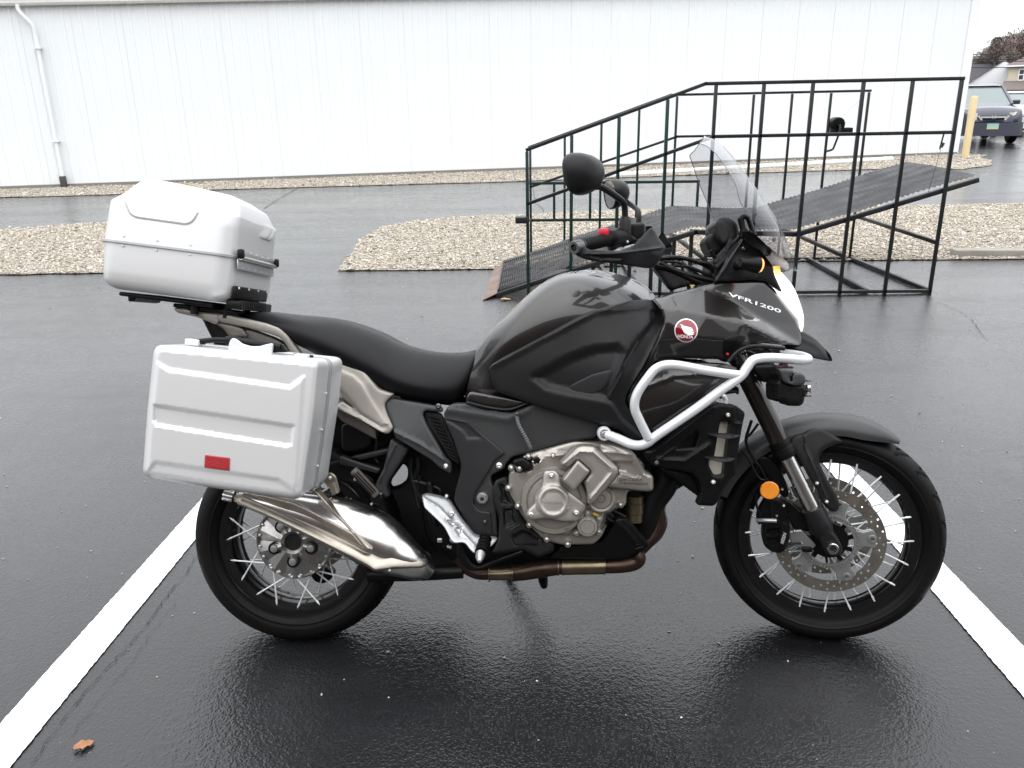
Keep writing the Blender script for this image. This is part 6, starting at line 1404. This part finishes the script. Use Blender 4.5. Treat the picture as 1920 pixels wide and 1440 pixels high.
# ------------------------------------------------------------------ tail rails
P_('tail_plate', 'c1', [(612,958),(625,948),(680,946),(780,975),(900,985),(1030,985),(1045,1005),(940,1020),(920,1060),(900,1065),(780,1015),(640,985)], -.115, 'rail', .16, .006, 5, 4, 5)
P_('grab_rail', 'c1', [(900,1000),(960,990),(1100,1025),(1250,1058),(1340,1090),(1400,1140),(1440,1200),(1505,1285),(1470,1300),(1440,1290),(1385,1195),(1340,1150),(1280,1130),(1130,1090),(930,1050)], [(400,592,-.125),(480,600,-.145),(530,620,-.155),(565,665,-.15)], 'rail', .025, .010, 5, 6, 4, mirror=True)
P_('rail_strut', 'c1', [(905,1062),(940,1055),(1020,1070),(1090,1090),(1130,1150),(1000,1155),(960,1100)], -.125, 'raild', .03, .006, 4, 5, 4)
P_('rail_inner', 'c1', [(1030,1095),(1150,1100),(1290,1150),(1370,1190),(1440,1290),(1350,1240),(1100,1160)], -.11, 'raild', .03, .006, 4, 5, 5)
P_('rear_side_rail', 'c2', [(1425,292),(1540,305),(1630,345),(1690,420),(1740,480),(1848,512),(1810,540),(1775,582),(1790,640),(1842,748),(1800,792),(1755,780),(1600,690),(1450,622),(1435,590),(1480,560),(1560,610),(1545,590),(1500,555),(1470,500),(1430,440)],
   [(630,690,-.150),(690,720,-.165),(735,745,-.158),(738,800,-.168),(650,770,-.165)], 'rail', .03, .007, 5, 6, 5,
   steps=[([(1455,340),(1560,385),(1620,440),(1700,580),(1795,720),(1755,735),(1610,640),(1545,560),(1470,470)], -.004, 3)], ridges=[([(1440,600),(1610,690),(1760,775)], 8, .006)], mirror=True)
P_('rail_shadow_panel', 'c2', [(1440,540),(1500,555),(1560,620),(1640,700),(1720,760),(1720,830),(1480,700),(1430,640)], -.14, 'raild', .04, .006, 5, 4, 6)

# ------------------------------------------------------------------ luggage
# top case: rounded shells lofted from its base to its lid, tilted a little nose-down
TA = rad(7.8); TX = Vector((math.cos(TA), 0, -math.sin(TA))); TZ = Vector((math.sin(TA), 0, math.cos(TA))); TO = Vector((-.30, -.03, 1.055))
def loop(h, x0, x1, hy, r, n=7, y0=None):
    P = []; cs = ((x1-r, hy-r, 0), (x0+r, hy-r, 90), (x0+r, -hy+r, 180), (x1-r, -hy+r, 270))
    for cx, cy, a0_ in cs:
        for k in range(n+1): a = rad(a0_+90*k/n); P.append(TO+TX*(cx+r*math.cos(a))+Vector((0, cy+r*math.sin(a), 0))+TZ*h)
    return P
def shell(loops, name, mt, parent, cap0=True, cap1=True, ang=40):
    m = MB(); n = len(loops[0]); V = [p for L in loops for p in L]; F = [(i*n+k, i*n+(k+1) % n, (i+1)*n+(k+1) % n, (i+1)*n+k) for i in range(len(loops)-1) for k in range(n)]
    if cap0: F.append(tuple(reversed(range(n))))
    if cap1: F.append(tuple(range((len(loops)-1)*n, len(loops)*n)))
    m.add(V, F); return m.build(name, M[mt], parent, ang=ang)
x0, x1 = -.196, .176
low_ = [loop(-.006, x0+.035, x1-.035, .160, .03), loop(-.001, x0+.022, x1-.022, .175, .036), loop(.008, x0+.010, x1-.010, .187, .042), loop(.022, x0+.004, x1-.004, .1935, .046), loop(.045, x0+.001, x1-.001, .1955, .048), loop(.118, x0-.002, x1+.002, .1975, .050), loop(.1215, x0-.002, x1+.002, .1975, .050)]
tc = shell(low_, 'top_case', 'case', bike)
tc['label'] = 'silver top case with riveted seam'
shell([loop(.1205, x0-.007, x1+.007, .2025, .053), loop(.1215, x0-.009, x1+.009, .2045, .054), loop(.127, x0-.009, x1+.009, .2045, .054), loop(.128, x0-.007, x1+.007, .2025, .053)], 'case_seam', 'casetrim', tc)
# lid: sides, then shoulder slopes up to a ribbed, softly domed roof that falls towards the front
def lidloop(h, ins, r, drop=0, rear=0):
    out = []
    for p in loop(h, x0+ins+rear, x1-ins*.38, .1975-ins*.72, r):
        u = (p-TO).dot(TX); out.append(p-TZ*(drop*max(0, (u-.0)/.16)**1.15))
    return out
lid = [lidloop(.1265, -.002, .05), lidloop(.20, .001, .05), lidloop(.234, .003, .05), lidloop(.240, .006, .05, .002), lidloop(.262, .026, .05, .006, .004), lidloop(.296, .047, .048, .022, .012), lidloop(.305, .055, .044, .028, .014), lidloop(.3105, .068, .038, .030, .016), lidloop(.3125, .095, .03, .030, .014), lidloop(.315, .16, .01, .02)]
shell(lid, 'case_lid', 'case', tc, ang=60)
# pressed panels on lid and its shoulder ribs
def Tp(u, y, h): return TO+TX*u+Vector((0, y, 0))+TZ*h
P_('lid_shoulder', 'c1', [(262,200),(300,297),(342,328),(700,378),(748,355),(788,282),(762,280),(722,335),(694,346),(350,298),(322,280),(287,200)], -.2312, 'case', .010, .004, 5, 8, 3, parent=tc)
P_('front_rib', 'c1', [(960,190),(1020,210),(1090,240),(1120,330),(1230,360),(1290,390),(1300,410),(1270,468),(1240,475),(1060,415),(1030,325),(985,290)], [(420,375,-.19),(440,400,-.16),(470,410,-.05),(505,440,.05),(510,430,.08),(460,390,-.08),(490,415,.0)], 'case', .04, .010, 6, 8, 5, parent=tc)
for k in range(3):
    for dy, xx in ((0, 0), (68, -7)):
        x_, y_ = 268+231*k+xx, 452+31*k+dy; q = B(*CR['c1']((x_, y_)), -.2285); LZ(q, [(0,.0034),(.0018,.003),(.0026,.001)], 10, 'rivet', 'bar', tc)
# hinge with black ends
def front(u, y, h): return TO+TX*(x1+u)+Vector((0, y, 0))+TZ*h
m = MB(); bar(m, front(.010,-.17,.135), front(.010,.138,.135), .004, .026, .001); bar(m, front(.010,-.17,.105), front(.010,.138,.105), .004, .028, .001); hg = m.build('hinge_plate', M['casetrim'], tc); hg['kind'] = 'stuff'
m = MB(); tube(m, [front(.016,-.168,.124), front(.016,.138,.124)], .0065, 14, 1, False); m.build('hinge_pin', M['chrome'], tc)
for y in (-.168, .138): m = MB(); box(m, front(.016, y, .135), (.018,.018,.026), None, .005); m.build('hinge_cap', M['black'], tc)
for k in range(6):
    for h in (.142, .098): m = MB(); lathe(m, front(.012, -.135+.052*k, h), TX, [(0,.003),(.002,.0025)], 8); m.build('rivet', M['bar'], tc)
m = MB(); box(m, front(.006, -.03, .027), (.012,.27,.036), Matrix((TX, Vector((0,1,0)), TZ)).transposed(), .004); lk = m.build('lock_plate', M['black'], tc)
m = MB(); box(m, front(.004, -.02, -.008), (.045,.27,.026), Matrix((TX, Vector((0,1,0)), TZ)).transposed(), .006); m.build('lock_grille', M['black'], tc)
for k in range(4): m = MB(); lathe(m, front(.013, -.15+.08*k, .040), TX, [(0,.0035),(.003,.003)], 8); m.build('bolt', M['bar'], lk)
for k in range(12): m = MB(); box(m, front(.031, -.16+.018*k, -.006), (.003,.004,.026)); m.build('grille_fin', M['matt'], lk)
# carrier plate under the case
m = MB(); box(m, Tp(-.02, 0, -.018), (.27,.28,.012), Matrix((TX, Vector((0,1,0)), TZ)).transposed(), .004); m.build('carrier_plate', M['black'], bike)
m = MB(); box(m, Tp(.08, 0, -.032), (.19,.20,.012), Matrix((TX, Vector((0,1,0)), TZ)).transposed(), .004); m.build('rack_plate', M['black'], bike)
for (u, y) in ((.05,-.10),(.14,-.09),(.05,.08),(.14,.07)):
    m = MB(); tube(m, [Tp(u, y, -.05), Tp(u, y, -.012)], .012, 14, 1, False); m.build('rack_spacer', M['black'], bike)
P_('case_release', 'c1', [(292,840),(368,860),(340,902),(298,906)], -.12, 'black', .16, .003, 2, 2, 4)
# right pannier; its twin on the far side is the mirrored copy
face = [(182,165,20),(620,205,8),(1330,278,18),(1300,600,2),(1205,1248,20),(640,1170,8),(100,1085,18),(135,620,2)]
PY = -.49
pst = [([(205,300),(285,345),(1120,465),(1215,395),(1165,1130),(1150,1185),(1045,1108),(190,985),(135,1045)], -.005, 4.5),
       ([(180,590),(1145,735),(1140,775),(1130,862),(1090,868),(190,725),(175,695)], .0085, 3)]
pn = MB(); panel(pn, cr('c2', face), PY, .115, .026, 11, 14, 3.4, steps=[(cr('c2', a), b, c) for a, b, c in pst])
pan = pn.build('pannier', M['case'], bike, ang=50, label='silver side pannier with red reflector'); 
m = MB(); f2 = cr('c2', face); cxy = np.mean([p[:2] for p in f2], axis=0)
def shrink(L, k): return [tuple(cxy+(np.array(p[:2])-cxy)*k)+tuple(p[2:]) for p in L]
m = MB()
def pickoff(dy): 
    return lambda a, b, y: B(a, b, PY)+Vector((0, y-PY, 0))
panel(m, shrink(f2, 1.004), PY+.119, .006, .0, 3, 14, 9, pick=pickoff(0)); m.build('case_seam', M['casetrim'], pan)
m = MB(); panel(m, shrink(f2, .998), PY+.128, .11, .002, 3, 14, 9, pick=pickoff(0)); m.build('inner_shell', M['case'], pan)
bz, _ = P_('reflector_bezel', 'c2', [(528,925),(716,948),(716,1052),(522,1027)], PY-.004, 'black', .012, .003, 2, 3, 4, parent=pan); P_('red_reflector', 'c2', [(533,932),(705,953),(703,1045),(527,1022)], PY-.008, 'red', .008, .002, 2, 2, 4, parent=bz)
for (x, y) in ((1348,516),(1320,768),(1292,1018)):
    for dx in (0, 26): 
        q = B(*CR['c2']((x+dx, y-8*(dx > 0))), -.36-.02*(dx > 0)); m = MB(); lathe(m, q-Vector((.004,0,0)), (1,-.1,0), [(0,.003),(.0045,.003),(.006,.001)], 8); m.build('rivet', M['bar'], pan)
for (x, y, d) in ((455,143,-.40),(1205,248,-.40)): 
    m = MB(); q = B(*CR['c2']((x, y)), d); box(m, q+Vector((0,0,-.004)), (.036,.03,.016), Matrix.Rotation(rad(7), 3, 'Y'), .003); m.build('pannier_latch', M['bar'], pan)
    m = MB(); box(m, q+Vector((.0,.012,-.002)), (.05,.01,.012), Matrix.Rotation(rad(7), 3, 'Y'), .002); m.build('latch_hook', M['black'], pan)
P_('handle_plate', 'c2', [(693,262),(697,175),(705,145),(722,125),(745,130),(790,165),(850,182),(910,182),(960,168),(1002,160),(1000,200),(985,275)], -.43, 'bar', .006, .002, 2, 4, 3, parent=pan)
m = MB(); tube(m, [B(*CR['c2'](p), -.40) for p in ((480,150),(600,138),(680,140))], .007, 12, 3); tube(m, [B(*CR['c2'](p), -.40) for p in ((680,140),(740,145),(860,165),(1000,182),(1060,190))], .011, 14, 3); m.build('carry_handle', M['black'], pan)
P_('handle_hinge', 'c2', [(1000,185),(1068,165),(1078,185),(1105,215),(1090,225),(1000,225)], -.405, 'black', .015, .003, 2, 3, 3, parent=pan)
# far side copies of the symmetric parts
def copy_mirror(o, parent):
    c = o.copy(); COL.objects.link(c); c.parent = parent; c.matrix_local = Matrix.Scale(-1, 4, (0, 1, 0)) if parent is bike else Matrix.Identity(4); return c
for o in MIR: copy_mirror(o, bike)
pc = copy_mirror(pan, bike)
for ch in list(pan.children):
    if ch.name.startswith(('case_seam', 'inner_shell', 'pannier_latch', 'carry_handle')): copy_mirror(ch, pc)
# tail lamp, licence bracket seen only from behind
P_('tail_mudguard', None, [(375,590),(440,600),(470,640),(430,700),(410,690),(400,640)], -.05, 'black', .1, .01, 6, 8, 8)
